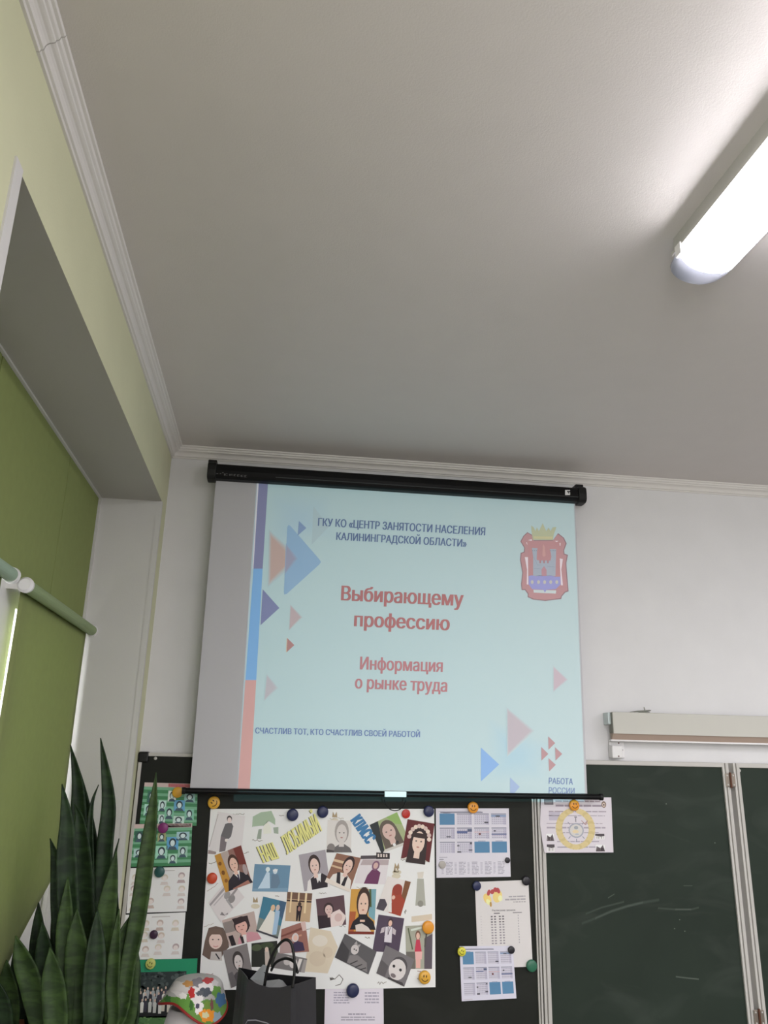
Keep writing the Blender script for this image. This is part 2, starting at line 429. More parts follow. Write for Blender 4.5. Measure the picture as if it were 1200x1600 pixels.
def blind(y0, y1, label, tm, bottom, z=2.078, xr=-0.692):
    t = thing('roller_blind', label, 'roller blind', (xr, (y0+y1)/2, z), 'green roller blinds on the left window')
    bm = NB(); lathe(bm, [(0.0185, y0), (0.0185, y1)], (xr, 0, z), 'y', 20); obj('roller_tube', bm, tm, t, smooth=False)
    for s, ya in ((-1, y0), (1, y1)):
        bm = NB(); lathe(bm, [(0.006, ya-0.002*s), (0.021, ya-0.001*s), (0.022, ya+0.012*s), (0.016, ya+0.02*s)], (xr, 0, z), 'y', 18)
        box(bm, (XW-0.012, min(ya+0.006*s, ya+0.012*s), z-0.012), (xr, max(ya+0.006*s, ya+0.012*s), z+0.012))
        obj('bracket', bm, M['pvc'], t)
    bm = NB(); N, K = 20, 26; g = []
    for k in range(K+1):
        row = []
        for i in range(N+1):
            u = i/N; yy = y0+0.012+(y1-y0-0.024)*u; zb = bottom(u); v = k/K
            zz = z-0.004+(zb-z)*v
            bul = 0.03*max(0, (v-0.72)/0.28)**2*(1-u*0.6) + 0.0025*math.sin(yy*9+v*3)*v
            row.append(bm.verts.new((xr-0.017+bul, yy, zz)))
        g.append(row)
    for k in range(K):
        for i in range(N): bm.faces.new((g[k][i], g[k][i+1], g[k+1][i+1], g[k+1][i]))
    o = obj('blind_fabric', bm, M['blind'], t, smooth=True)
    sd = o.modifiers.new('thick', 'SOLIDIFY'); sd.thickness = 0.0012; sd.offset = 0
    return t
blind(-0.965, -0.125-0.01, 'green roller blind on the right half of the window, its lower edge behind the plant', M['tube'],
      lambda u: 0.93+0.33*min(1, (u/0.95))**0.9)
blind(-1.93, -1.105, 'green roller blind cut by the left picture edge, with a paler tube', M['tube_pale'], lambda u: 1.0)

# ------------------------------------------------------------------ boards on the front wall
def screwhead(px, py, y, r, parent, name='screw'):
    c = W(px, py, y); bm = NB(); lathe(bm, [(r, 0.0), (r*0.95, -0.002), (r*0.4, -0.0035)], c, 'y', 14); obj(name, bm, M['alu'], parent)
BF = -0.030                                        # face of the boards
BZ0, BZ1 = 0.66, 1.645
t = thing('dark_board', 'wide dark board carrying the photo poster and calendars', 'board', (0.27, 0, BZ0))
bm = NB(); box(bm, (XL+0.012, BF, BZ0+0.01), (1.036, -0.004, BZ1-0.012)); obj('board_panel', bm, M['chalk_dark'], t)
bm = NB(); box(bm, (XL+0.035, -0.036, BZ1-0.013), (1.02, -0.002, BZ1)); obj('frame_rail', bm, M['alu'], t, bevel=0.002)
bm = NB(); box(bm, (XL+0.035, -0.036, BZ0), (1.02, -0.002, BZ0+0.013)); obj('frame_rail', bm, M['alu'], t, bevel=0.002)
bm = NB(); box(bm, (XL+0.004, -0.036, BZ0+0.03), (XL+0.017, -0.002, BZ1-0.035)); obj('frame_rail', bm, M['alu'], t, bevel=0.002)
bm = NB(); prism(bm, [(1.030, -0.002), (1.030, -0.036), (1.035, -0.038), (1.036, -0.026), (1.039, -0.026), (1.040, -0.038), (1.047, -0.036), (1.047, -0.002)], 'z', BZ0, BZ1); obj('frame_rail', bm, M['alu'], t)
for z0, z1 in ((BZ1-0.036, BZ1+0.003), (BZ0-0.003, BZ0+0.033)):
    bm = NB(); box(bm, (XL+0.002, -0.039, z0), (XL+0.040, -0.001, z1)); obj('corner_cap', bm, M['blackcap'], t, bevel=0.006)
screwhead(243, 1185, BF, 0.006, t)

GX0, GX1 = 1.052, 1.872
def chalkboard(x0, x1, label, ztop, angle=0):
    t = thing('chalkboard', label, 'chalkboard', (x0, 0, BZ0), 'green chalkboard sections')
    bm = NB(); box(bm, (x0+0.02, BF, BZ0+0.01), (x1-0.02, -0.006, ztop-0.014)); obj('board_panel', bm, M['chalk'], t)
    bm = NB(); box(bm, (x0+0.02, -0.038, ztop-0.018), (x1-0.02, -0.002, ztop)); obj('frame_rail', bm, M['alu'], t, bevel=0.003)
    bm = NB(); box(bm, (x0+0.02, -0.038, BZ0), (x1-0.02, -0.002, BZ0+0.018)); obj('frame_rail', bm, M['alu'], t, bevel=0.003)
    for a, b in ((x0, x0+0.027), (x1-0.027, x1)):
        bm = NB(); prism(bm, [(a, -0.002), (a, -0.038), (a+0.008, -0.040), (a+0.0095, -0.030), (a+0.012, -0.030), (a+0.0135, -0.040), (b, -0.038), (b, -0.002)], 'z', BZ0, ztop); obj('frame_rail', bm, M['alu'], t)
    return t
cb = chalkboard(GX0, GX1, 'green chalkboard section with faint chalk smears, between divider and hinge', 1.652)
cb2 = chalkboard(1.893, 3.0, 'green chalkboard section right of the hinges, cut by the picture edge', 1.652)
screwhead(1155, 1204, BF, 0.0065, cb2)
# chalk strokes left on the board
def stroke(pts, w, col):
    pr = Print(BF, lambda c: lin(c)); L = len(pts); base = (42, 52, 44)
    for i in range(L-1):
        (x0, y0), (x1, y1) = pts[i], pts[i+1]
        for sgn in (-1, 1):
            ce = lin(base); cc = lin(col if 0 < i < L-2 or L < 4 else tuple((a+b)/2 for a, b in zip(col, base)))
            pr.face([pr.P((x0, y0)), pr.P((x1, y1)), pr.P((x1, y1+sgn*w)), pr.P((x0, y0+sgn*w))], [cc, cc, ce, ce])
    pr.build('chalk_mark', cb)
stroke([(909, 1443), (930, 1435), (955, 1424), (980, 1416), (1005, 1410), (1030, 1406)], 2.6, (74, 84, 76))
stroke([(915, 1428), (940, 1418), (975, 1409)], 1.8, (62, 72, 64))
stroke([(1028, 1419), (1055, 1421), (1080, 1421), (1092, 1418)], 1.8, (80, 88, 80))
stroke([(1056, 1526), (1072, 1528), (1092, 1530)], 1.5, (90, 98, 90))
stroke([(950, 1403), (960, 1397)], 1.2, (80, 90, 80)); stroke([(1068, 1384), (1082, 1384)], 0.9, (76, 84, 76))
for x, y in ((1041, 1256), (1117, 1317), (1054, 1451), (1062, 1437), (1070, 1455)):
    pr = Print(BF, lambda c: lin(c)); pr.ell(x, y, 1.0, 1.0, (100, 108, 98), n=8); pr.build('chalk_mark', cb)
def hinge(px, py, label):
    c = W(px, py, -0.041)
    t = thing('hinge', label, 'hinge', c, 'hinges of the chalkboards')
    for s in (-1, 1):
        bm = NB(); x0, x1 = sorted((c.x+s*0.003, c.x+s*0.021)); box(bm, (x0, c.y-0.003, c.z-0.026), (x1, c.y, c.z+0.026))
        o = obj('leaf_plate', bm, M['steel'], t, bevel=0.002)
        for dz in (-0.018, 0.018):
            bm = NB(); lathe(bm, [(0.0035, c.y-0.0029), (0.003, c.y-0.0045), (0.001, c.y-0.005)], (c.x+s*0.013, 0, c.z+dz), 'y', 10); obj('screw', bm, M['alu'], o)
    bm = NB(); lathe(bm, [(0.0045, c.z-0.03), (0.0045, c.z+0.03)], (c.x, c.y-0.004, 0), 'z', 12); obj('hinge_pin', bm, M['rust'], t)
hinge(1141, 1219, 'upper steel hinge joining the two green chalkboards')
hinge(1186, 1590, 'lower rusty hinge joining the two green chalkboards, at the bottom edge')

# ------------------------------------------------------------------ board lamp, junction box, toy plane
a = W(957, 1112, -0.066); zt, zb = a.z, W(957, 1146, -0.066).z; x0 = a.x; x1 = 3.1
t = thing('board_lamp', 'long white board lamp above the green chalkboard', 'lamp', (x0, 0, zb))
bm = NB(); prof = [(-0.034, zt-0.003), (-0.062, zt), (-0.066, zt-0.002), (-0.066, zb), (-0.064, zb), (-0.061, zb+0.012), (-0.034, zb+0.012)]
prism(bm, prof, 'x', x0, x1); obj('lamp_housing', bm, mat('cream_housing', (200, 198, 190), 0.45), t)
bm = NB(); prism(bm, [(-0.060, zb+0.011), (-0.062, zb+0.002), (-0.046, zb-0.024), (-0.034, zb-0.024), (-0.034, zb+0.011)], 'x', x0-0.001, x1); obj('reflector', bm, mat('unlit_brown_reflector', (176, 156, 142), 0.5), t)
bm = NB(); prism(bm, [(-0.050, zb-0.023), (-0.052, zb-0.029), (-0.030, zb-0.031), (-0.030, zb-0.025)], 'x', x0-0.008, x1); obj('lower_lip', bm, M['pvc'], t)
bm = NB(); box(bm, (x0-0.003, -0.065, zb+0.001), (x0-0.0005, -0.035, zt-0.003)); obj('end_cap', bm, mat('grey_end', (130, 130, 120), 0.5), t)
for bx in (x0-0.014, x0+0.9):
    bm = NB(); box(bm, (bx, -0.050, zb+0.036), (bx+0.012, -0.001, zt-0.002)); obj('wall_bracket', bm, mat('zinc_bracket', (205, 216, 216), 0.4, metal=0.2), t, bevel=0.002)
c = W(966, 1174, -0.03)
t = thing('junction_box', 'small white junction box under the left end of the board lamp', 'junction box', c)
bm = NB(); box(bm, (c.x-0.032, -0.045, c.z-0.027), (c.x+0.014, -0.004, c.z+0.023)); obj('cover', bm, M['pvc'], t, bevel=0.005)
bm = NB(); box(bm, (c.x-0.028, -0.012, c.z-0.026), (c.x+0.036, 0, c.z+0.04)); obj('back_plate', bm, M['pvc'], t, bevel=0.004)
for dx, dz, yy in ((0.026, 0.006, -0.012), (-0.006, -0.019, -0.045), (0.012, 0.033, -0.012)):
    bm = NB(); lathe(bm, [(0.0032, yy+0.0005), (0.0028, yy-0.001)], (c.x+dx, 0, c.z+dz), 'y', 10); obj('screw_hole', bm, M['rust'], t)
# toy plane lying on the lamp
p = W(1003, 1111.5, -0.05); p.z = zt-0.001
t = thing('toy_plane', 'tiny grey plane-shaped object lying on top of the board lamp', 'toy plane', p)
gm_ = mat('toy_grey', (128, 130, 122), 0.5)
bm = NB(); tube(bm, [(p.x-0.052, p.y, p.z+0.003), (p.x-0.02, p.y, p.z+0.006), (p.x+0.012, p.y, p.z+0.008), (p.x+0.034, p.y, p.z+0.011), (p.x+0.040, p.y, p.z+0.012)], [0.001, 0.0028, 0.004, 0.0035, 0.001], 8); obj('fuselage', bm, gm_, t, smooth=True)
bm = NB(); hexa(bm, [(p.x-0.02, p.y-0.014, p.z+0.0005), (p.x+0.028, p.y-0.014, p.z+0.0005), (p.x+0.034, p.y+0.012, p.z+0.001), (p.x-0.01, p.y+0.012, p.z+0.001)], [(p.x-0.02, p.y-0.014, p.z+0.003), (p.x+0.028, p.y-0.014, p.z+0.003), (p.x+0.034, p.y+0.012, p.z+0.006), (p.x-0.01, p.y+0.012, p.z+0.006)]); obj('wing', bm, gm_, t)
bm = NB(); hexa(bm, [(p.x+0.011, p.y-0.001, p.z+0.007), (p.x+0.016, p.y-0.001, p.z+0.007), (p.x+0.012, p.y-0.001, p.z+0.024), (p.x+0.009, p.y-0.001, p.z+0.024)], [(p.x+0.011, p.y+0.001, p.z+0.007), (p.x+0.016, p.y+0.001, p.z+0.007), (p.x+0.012, p.y+0.001, p.z+0.024), (p.x+0.009, p.y+0.001, p.z+0.024)]); obj('fin', bm, gm_, t)

# ------------------------------------------------------------------ ceiling lamp
LX0, LX1, LY1, LY0 = 0.900, 1.062, -1.615, -2.88
t = thing('ceiling_lamp', 'long fluorescent ceiling lamp with clear end cap', 'lamp', ((LX0+LX1)/2, (LY0+LY1)/2, ZC))
cx = (LX0+LX1)/2
bm = NB(); prism(bm, [(LX0+0.010, ZC), (LX0+0.008, ZC-0.036), (LX0, ZC-0.042), (LX0, ZC-0.052), (LX1, ZC-0.052), (LX1, ZC-0.042), (LX1-0.008, ZC-0.036), (LX1-0.010, ZC)], 'y', LY0+0.03, LY1-0.05); obj('lamp_base', bm, mat('lamp_base_grey', (186, 184, 180), 0.5), t)
tubm = emit('lit_diffuser', (252, 250, 255), LAMP_GLOW)
hw = (LX1-LX0)/2-0.008
def dome(s, d): return [(cx-hw*s*math.cos(PI*k/14), ZC-0.052-d*math.sin(PI*k/14)**0.8 if 0 < k < 14 else ZC-0.052) for k in range(15)]
bm = NB(); prism(bm, dome(1, 0.055), 'y', LY0+0.06, LY1-0.075); obj('diffuser', bm, tubm, t, smooth=False)
def clear_cap(name, ya, yb):
    bm = NB(); rings = []
    for j in range(7):
        q = j/6; yy = ya+(yb-ya)*math.sin(q*PI/2); s = math.cos(q*PI/2)**0.5 if j < 6 else 0.25
        rings.append([bm.verts.new((x_, yy, z_)) for x_, z_ in [(cx+(X-cx)*(0.55+0.45*s), ZC-0.052+(Z-(ZC-0.052))*(0.3+0.7*s)) for X, Z in dome(1, 0.055)]])
    for i in range(6):
        for k in range(14): bm.faces.new((rings[i][k], rings[i][k+1], rings[i+1][k+1], rings[i+1][k]))
    bm.faces.new(rings[-1])
    for i in range(6): bm.faces.new((rings[i][0], rings[i+1][0], rings[i+1][14], rings[i][14]))
    return obj(name, bm, mat('clear_plastic_cap', (138, 140, 148), 0.3, trans=0.2), t, smooth=True)
clear_cap('end_cap', LY1-0.075, LY1); clear_cap('end_cap', LY0+0.06, LY0)
for dx in (-0.035, 0.035):
    bm = NB(); box(bm, (cx+dx-0.012, LY1-0.072, ZC-0.088), (cx+dx+0.012, LY1-0.03, ZC-0.052)); obj('tube_holder', bm, M['pvc'], t)
bm = NB(); box(bm, (LX0-0.004, LY1-0.10, ZC-0.075), (LX0+0.004, LY1-0.075, ZC-0.045)); obj('clip', bm, M['pvc'], t)

# ------------------------------------------------------------------ projection screen
cA, cB = W(331, 735, -0.1), W(910, 773, -0.1)
zt, zb = 2.802, 2.731
zt += (EYE.z-2.8)*(-0.02)/3.1*0; 
scr = thing('projection_screen', 'pulled-down projection screen in a black case, showing a slide', 'projection screen', (0.5, -0.08, 1.52))
def casez(px, py): return W(px, py, -0.125).z
z1 = 2.792; z0 = 2.717
bm = NB(); prof = []
for k in range(17):
    a = 2*PI*k/16
    if k == 16: break
    c_, s_ = math.cos(a), math.sin(a); e = 0.55
    prof.append((-0.088+0.036*math.copysign(abs(c_)**e, c_), (z0+z1)/2+0.033*math.copysign(abs(s_)**e, s_)))
xa, xb = W(331, 735, -0.12).x, W(910, 773, -0.12).x
prism(bm, prof, 'x', xa+0.01, xb-0.01); obj('case', bm, M['black'], scr, smooth=False)
bm = NB(); box(bm, (xa+0.26, -0.1255, z0+0.021), (xb-0.02, -0.1235, z0+0.0235)); obj('case_lit_line', bm, mat('case_lit_line_grey', (62, 66, 66), 0.4), scr)  # line lit by the projector beam on the case, put into grey colour
for s, x in ((-1, xa), (1, xb)):
    bm = NB(); pf = [(-0.088+0.041*math.copysign(abs(math.cos(2*PI*k/16))**0.55, math.cos(2*PI*k/16)), (z0+z1)/2+0.038*math.copysign(abs(math.sin(2*PI*k/16))**0.55, math.sin(2*PI*k/16))) for k in range(16)]
    prism(bm, pf, 'x', x-0.018, x+0.018)
    box(bm, (x-0.02, -0.10, z1-0.004), (x+0.016, -0.001, z1+0.016))
    obj('end_cap', bm, M['blackcap'], scr, bevel=0.004)
# maker's label (tiny, worn lettering) and a white sticker on the case
pr = Print(-0.1265, lambda c: lin(c))
for x, y, w_, h_ in ((334, 740.0, 7, 1.6), (343.5, 740, 2, 1.6), (347, 738.6, 2.4, 1.2), (350, 741.5, 5.5, 3.2), (358, 742, 5.5, 2.6), (365, 742.5, 3.5, 3.2), (370.5, 743, 3.6, 3.2), (376, 743.6, 4.4, 3.2), (382, 744, 3.6, 3.8)):
    pr.rect(x, y-h_/2, x+w_*0.45, y+h_/2, (92, 92, 94)); pr.rect(x+w_*0.55, y-h_/2, x+w_, y-h_/2+0.9, (92, 92, 94)); pr.rect(x+w_*0.6, y+h_/2-0.9, x+w_, y+h_/2, (84, 84, 86))
pr.build('case_lettering', scr)
pr = Print(-0.1265); pr.rect(883.0, 765.5, 890.8, 773.5, (196, 196, 196)); pr.l = 2; pr.rect(886, 767, 890.8, 769, (60, 60, 62)); pr.rect(887.5, 768.5, 889.5, 771, (90, 90, 92)); pr.build('sticker', scr)
# fabric
fTL, fTR, fBL, fBR = W(337.5, 750, SCR_Y), W(898.5, 780, SCR_Y), W(296.5, 1236, SCR_Y), W(917.5, 1240, SCR_Y)
bm = NB(); hexa(bm, [fTL, fTR, fBR, fBL], [v+Vector((0, 0.0012, 0)) for v in (fTL, fTR, fBR, fBL)]); obj('screen_fabric', bm, M['fabric'], scr)
S = Print(SCR_Y, slide_ink); S.EPS = 0.00022
S.poly([(404, 750), (896.6, 779), (914.6, 1240), (371, 1236)], SLIDE_BG)
S.l = 2; B = SLIDE_BG
S.soft([(440, 785), (495, 790), (505, 830), (438, 840)], 20, (174, 205, 216), B)
S.soft([(775, 1140), (840, 1170), (835, 1205), (778, 1208)], 18, (172, 208, 218), B)
S.l = 3
S.poly([(404.5, 750), (419, 750), (410.4, 888.5), (396, 888.5)], (136, 141, 174))
S.poly([(396, 888.5), (410.4, 888.5), (400.4, 1062.5), (383.4, 1062.5)], (130, 180, 226))
S.poly([(383.4, 1062.5), (400.4, 1062.5), (390, 1238), (371, 1238)], (206, 168, 163))
S.l = 4
S.poly([(401.8, 750), (404.5, 750), (396, 888.5), (394.6, 888.5)], (214, 220, 226))
S.l = 5
S.soft([(422, 833), (463, 873), (420.5, 912)], 5, (190, 172, 164), (178, 208, 214))
S.poly([(489.7, 791), (514, 823), (487, 851)], (176, 202, 207))
S.l = 6
S.poly([(449, 823), (451, 820), (454, 822), (499, 874), (501.5, 878), (499, 882), (448, 928), (444, 929), (443.5, 924)], (148, 184, 212))
S.l = 7
S.soft([(447.5, 852), (463, 873), (445.5, 896)], 2.4, (160, 166, 186), (150, 184, 211))
S.poly([(467, 814), (478.7, 825), (465, 837)], (136, 163, 196))
S.poly([(410.4, 920.6), (436.5, 950), (407, 977)], (132, 142, 178))
S.soft([(454, 946), (471, 964.5), (452, 984)], 1.8, (186, 176, 178), B)
S.poly([(449, 997), (460, 1008), (448, 1019)], (176, 140, 138)); S.poly([(448, 997), (449.2, 997), (448.2, 1019), (447, 1019)], (214, 200, 170))
S.soft([(417, 1055), (433, 1075), (413, 1094)], 2.2, (186, 188, 194), B)
S.soft([(792.6, 1108), (832, 1142), (793.5, 1179)], 3.0, (184, 184, 190), B)
S.poly([(751.5, 1168), (780, 1194.5), (751.5, 1221)], (140, 182, 226))
S.poly([(797, 1214.5), (812, 1229.5), (803, 1240), (797, 1240)], (160, 186, 216))
S.soft([(865, 1042), (886, 1062), (865, 1080)], 1.8, (190, 184, 192), B)
for q in ([(856.5, 1150.5), (867.5, 1161), (857, 1171.5)], [(845.7, 1167), (856.8, 1178), (846, 1188.5)], [(867.3, 1167.5), (878.5, 1178), (868, 1188.5)], [(857, 1184.5), (868.4, 1195), (858, 1205.5)]):
    S.poly(q, (178, 152, 154))
NAVY, RED = (104, 124, 160), (176, 124, 124)
S.text('ГКУ КО «ЦЕНТР ЗАНЯТОСТИ НАСЕЛЕНИЯ', (497, 821.5), (757.5, 836.5), 12.3, NAVY, 0.034)
S.text('КАЛИНИНГРАДСКОЙ ОБЛАСТИ»', (525.5, 843.5), (728.5, 854.5), 11.8, NAVY, 0.034)
S.text('Выбирающему', (533.6, 938), (723, 947), 23, RED, 0.038)
S.text('профессию', (554, 978.5), (701.5, 985), 22.5, RED, 0.038)
S.text('Информация', (563, 1046), (691, 1050), 20, (184, 136, 140), 0.034)
S.text('о рынке труда', (555, 1075.5), (698, 1081), 20, (184, 136, 140), 0.034)
S.text('СЧАСТЛИВ ТОТ, КТО СЧАСТЛИВ СВОЕЙ РАБОТОЙ', (399, 1146), (656, 1152), 9.2, (116, 138, 182), 0.03)
S.text('РАБОТА', (857.5, 1224.6), (895, 1226), 9.6, (116, 138, 182), 0.016)
S.text('РОССИИ', (857.5, 1239.4), (897.5, 1240.8), 9.6, (128, 150, 190), 0.016)
# coat of arms on the slide (crop origin 790,800, ten units to a pixel)
def e(pts): return [(790+x/10, 800+y/10) for x, y in pts]
RD, DK = (184, 152, 154), (152, 132, 138)
S.l = 5
S.poly(e([(340,315),(420,360),(430,440),(740,440),(820,330),(910,400),(955,490),(915,600),(920,650),(975,670),(950,800),(960,950),(985,1240),(930,1260),(880,1320),(870,1360),(620,1390),(430,1370),(345,1330),(345,1280),(300,1220),(250,1220),(240,1130),(260,950),(225,750),(235,640),(285,620),(290,560),(230,460),(280,370)]), DK)
S.l = 6
S.poly(e([(345,330),(415,370),(440,450),(735,450),(815,345),(895,405),(935,490),(900,600),(905,665),(955,680),(935,800),(945,950),(968,1225),(915,1250),(868,1310),(855,1345),(620,1375),(440,1355),(360,1320),(360,1270),(310,1205),(262,1205),(255,1130),(275,950),(240,750),(250,650),(300,630),(305,560),(247,460),(290,380)]), RD)
S.l = 7
S.poly(e([(300,705),(350,705),(355,1135),(330,1130),(335,900)]), (222, 222, 228)); S.poly(e([(845,725),(895,735),(870,900),(895,1145),(865,1145)]), (222, 222, 228))
S.poly(e([(330,470),(345,520),(320,480)]), (222, 222, 228)); S.poly(e([(350,440),(410,425),(410,450)]), (222, 222, 228)); S.poly(e([(835,485),(860,480),(855,530),(840,520)]), (222, 222, 228)); S.poly(e([(765,450),(825,450),(800,470)]), (222, 222, 228))
S.poly(e([(355,455),(845,470),(855,1145),(790,1205),(415,1205),(355,1140)]), (186, 150, 152))
S.poly(e([(435,1215),(790,1225),(785,1275),(440,1260)]), (196, 216, 216))
S.l = 8
S.poly(e([(400,210),(440,240),(465,300),(490,240),(520,300),(580,175),(635,300),(670,245),(705,300),(735,240),(795,235),(750,360),(740,440),(425,435),(405,300)]), (182, 194, 164))
S.poly(e([(410,560),(500,565),(490,620),(485,740),(500,755),(700,760),(715,700),(705,640),(690,580),(790,580),(780,1000),(430,1000),(430,700)]), (166, 182, 194))
S.poly(e([(360,1000),(410,990),(480,1005),(520,985),(600,1000),(700,990),(780,1010),(855,1010),(860,1130),(785,1205),(640,1215),(615,1260),(590,1215),(415,1205),(360,1130)]), (156, 164, 214))
S.l = 9
S.poly(e([(440,380),(735,385),(735,420),(440,415)]), (196, 200, 160))
S.poly(e([(565,1000),(560,900),(600,845),(640,905),(640,1000)]), (184, 152, 160))
for x in (525, 585, 645): S.poly(e([(x,755),(x+30,755),(x+28,800),(x+4,800)]), (176, 144, 150))
for x in (415, 445, 475, 700, 735, 765): S.poly(e([(x,595),(x+14,595),(x+14,612),(x,612)]), (140, 156, 168))
for x in (415, 515, 610, 705, 800): S.ell(790+x/10, 800+109.5/1*1.0, 2.3, 3.0, (192, 198, 190))
S.line(e([(440,700),(500,830),(560,830)]), 0.5, (150, 168, 182)); S.line(e([(650,850),(770,860)]), 0.5, (150, 168, 182)); S.line(e([(440,880),(555,890)]), 0.5, (150, 168, 182))
S.poly(e([(590,500),(610,540),(625,680),(600,700),(575,680),(580,540)]), (196, 164, 160))
S.build('projected_slide', scr, M['slide'])
# weight bar with clip and pull loop
wa, wb = W(287, 1236, -0.085), W(939, 1242.5, -0.085)
bm = NB(); tube(bm, [(wa.x, -0.085, 1.514), (wb.x, -0.085, 1.514)], 0.0105, 14); o = obj('weight_bar', bm, M['black'], scr)
for x in (wa.x, wb.x):
    bm = NB(); lathe(bm, [(0.0125, x-0.006), (0.0125, x+0.006)], (0, -0.085, 1.514), 'x', 14); obj('bar_end_plug', bm, M['blackcap'], o)
ca, cb_ = W(601, 1236, -0.098), W(635, 1243, -0.098)
bm = NB(); box(bm, (ca.x, -0.1005, 1.5035), (cb_.x, -0.074, 1.524)); obj('clip', bm, M['pvc'], o, bevel=0.002)
bm = NB(); c = (ca+cb_)/2; pts = []
for k in range(17):
    a = PI*(1.04+0.92*k/16); pts.append((c.x+0.042*math.cos(a), -0.090, 1.5+0.045*math.sin(a)))
tube(bm, pts, 0.0018, 8); obj('pull_loop', bm, M['black'], o)

# ------------------------------------------------------------------ papers on the boards
def paper(name, label, cat, outline, y, art, col=(212, 207, 206), group=None):
    pr = Print(y); pr.sheet(outline, col); pr.quad(*outline[:4]) if len(outline) == 4 else None
    if art: art(pr)
    return tag(pr.build(name), label, cat, group)
rnd = random.Random(11)
def marks(p, u0, v0, u1, v1, rows, col, w=0.5, gap=0.35):
    """lines of print too small to read"""
    for r in range(rows):
        v = v0+(v1-v0)*(r+0.5)/rows; h = (v1-v0)/rows*w/2; u = u0
        while u < u1-0.01:
            L = min(u1-u, rnd.uniform(0.04, 0.16)*(1 if u1-u0 > 0.3 else 0.5)); p.rect(u, v-h, u+L, v+h, col); u += L+0.012
def face_tile(p, u, v, w, h, bgc, hair, skin, cloth):
    p.rect(u, v, u+w, v+h, bgc); p.l += 1
    p.ell(u+w*.5, v+h*.42, w*.30, h*.34, hair); p.poly([(u+w*.1, v+h), (u+w*.25, v+h*.75), (u+w*.75, v+h*.75), (u+w*.9, v+h)], cloth); p.l += 1
    p.ell(u+w*.5, v+h*.48, w*.19, h*.25, skin); p.l -= 2
def yearbook(tiles):
    def art(p):
        p.rect(0, 0, 1, 0.10, (186, 168, 164)); p.rect(0.45, 0.01, 0.98, 0.09, (168, 96, 100))
        for k in range(6): p.rect(0, 0.10+k*0.15, 1, 0.10+k*0.15+0.07, (108, 158, 128)); p.rect(0, 0.17+k*0.15, 1, 0.25+k*0.15 if k < 5 else 1, (66, 122, 84))
        for (u, v, w, h, b) in tiles:
            p.l = 2; face_tile(p, u, v, w, h, b, (52, 66, 72), (190, 206, 206), (66, 84, 96))
        p.l = 1
    return art
T1 = [(0.08,.2,.14,.28,(60,104,88)),(0.46,.18,.15,.26,(196,204,200)),(0.76,.22,.2,.22,(140,176,172)),(.58,.4,.2,.26,(96,150,182)),(.42,.58,.17,.28,(120,176,150)),(.78,.6,.17,.27,(120,170,150)),(.58,.78,.2,.2,(176,200,190)),(.3,.42,.14,.26,(176,204,196)),(.05,.52,.16,.28,(160,200,186)),(.32,.76,.12,.22,(186,206,200))]
T2 = [(.03,.16,.16,.26,(56,96,80)),(.42,.22,.14,.2,(150,150,110)),(.74,.2,.22,.2,(150,180,186)),(.58,.32,.2,.3,(92,150,188)),(.03,.58,.18,.2,(160,190,186)),(.4,.52,.2,.3,(150,196,176)),(.78,.54,.16,.26,(140,176,160)),(.62,.72,.15,.22,(160,196,176))]
paper('class_sheet', 'green printed sheet of small portraits, topmost at the board left side', 'printed sheet', [(226, 1222.5), (309, 1225), (307, 1290.5), (218, 1287)], BF-0.003, yearbook(T1), (150, 190, 160), 'green portrait sheets on the dark board')
paper('class_sheet', 'green printed sheet of small portraits under the purple magnet', 'printed sheet', [(209, 1288), (300.5, 1286), (297.5, 1352.5), (204.5, 1354.5)], BF-0.0055, yearbook(T2), (150, 190, 160), 'green portrait sheets on the dark board')
def faint(n):
    def art(p):
        r = random.Random(n)
        for i in range(4):
            for j in range(3):
                u, v = 0.12+i*0.25+r.uniform(-.03, .03), 0.2+j*0.28+r.uniform(-.03, .03)
                if r.random() < 0.25: continue
                g = r.choice([(176, 160, 152), (186, 172, 160), (166, 150, 150), (190, 182, 168)])
                p.l = 1; p.ell(u, v, .055, .07, g); p.poly([(u-.07, v+.17), (u-.05, v+.1), (u+.05, v+.1), (u+.07, v+.17)], g if r.random() < .5 else (192, 184, 180))
                p.l = 2; p.ell(u, v+.025, .04, .055, (206, 198, 194))
        p.l = 1; p.rect(.45, .06, .75, .085, (180, 176, 174))
    return art
paper('drawing_sheet', 'white sheet of pale sketched heads under the dark green magnet', 'sheet', [(203, 1356.5), (297, 1354.5), (291.5, 1424), (197.5, 1427)], BF-0.003, faint(3), group='white sketch sheets on the dark board')
paper('drawing_sheet', 'white sheet of very pale sketches under the dark purple magnet', 'sheet', [(195, 1429.5), (290, 1425.5), (284, 1498), (188, 1500)], BF-0.003, faint(8), group='white sketch sheets on the dark board')
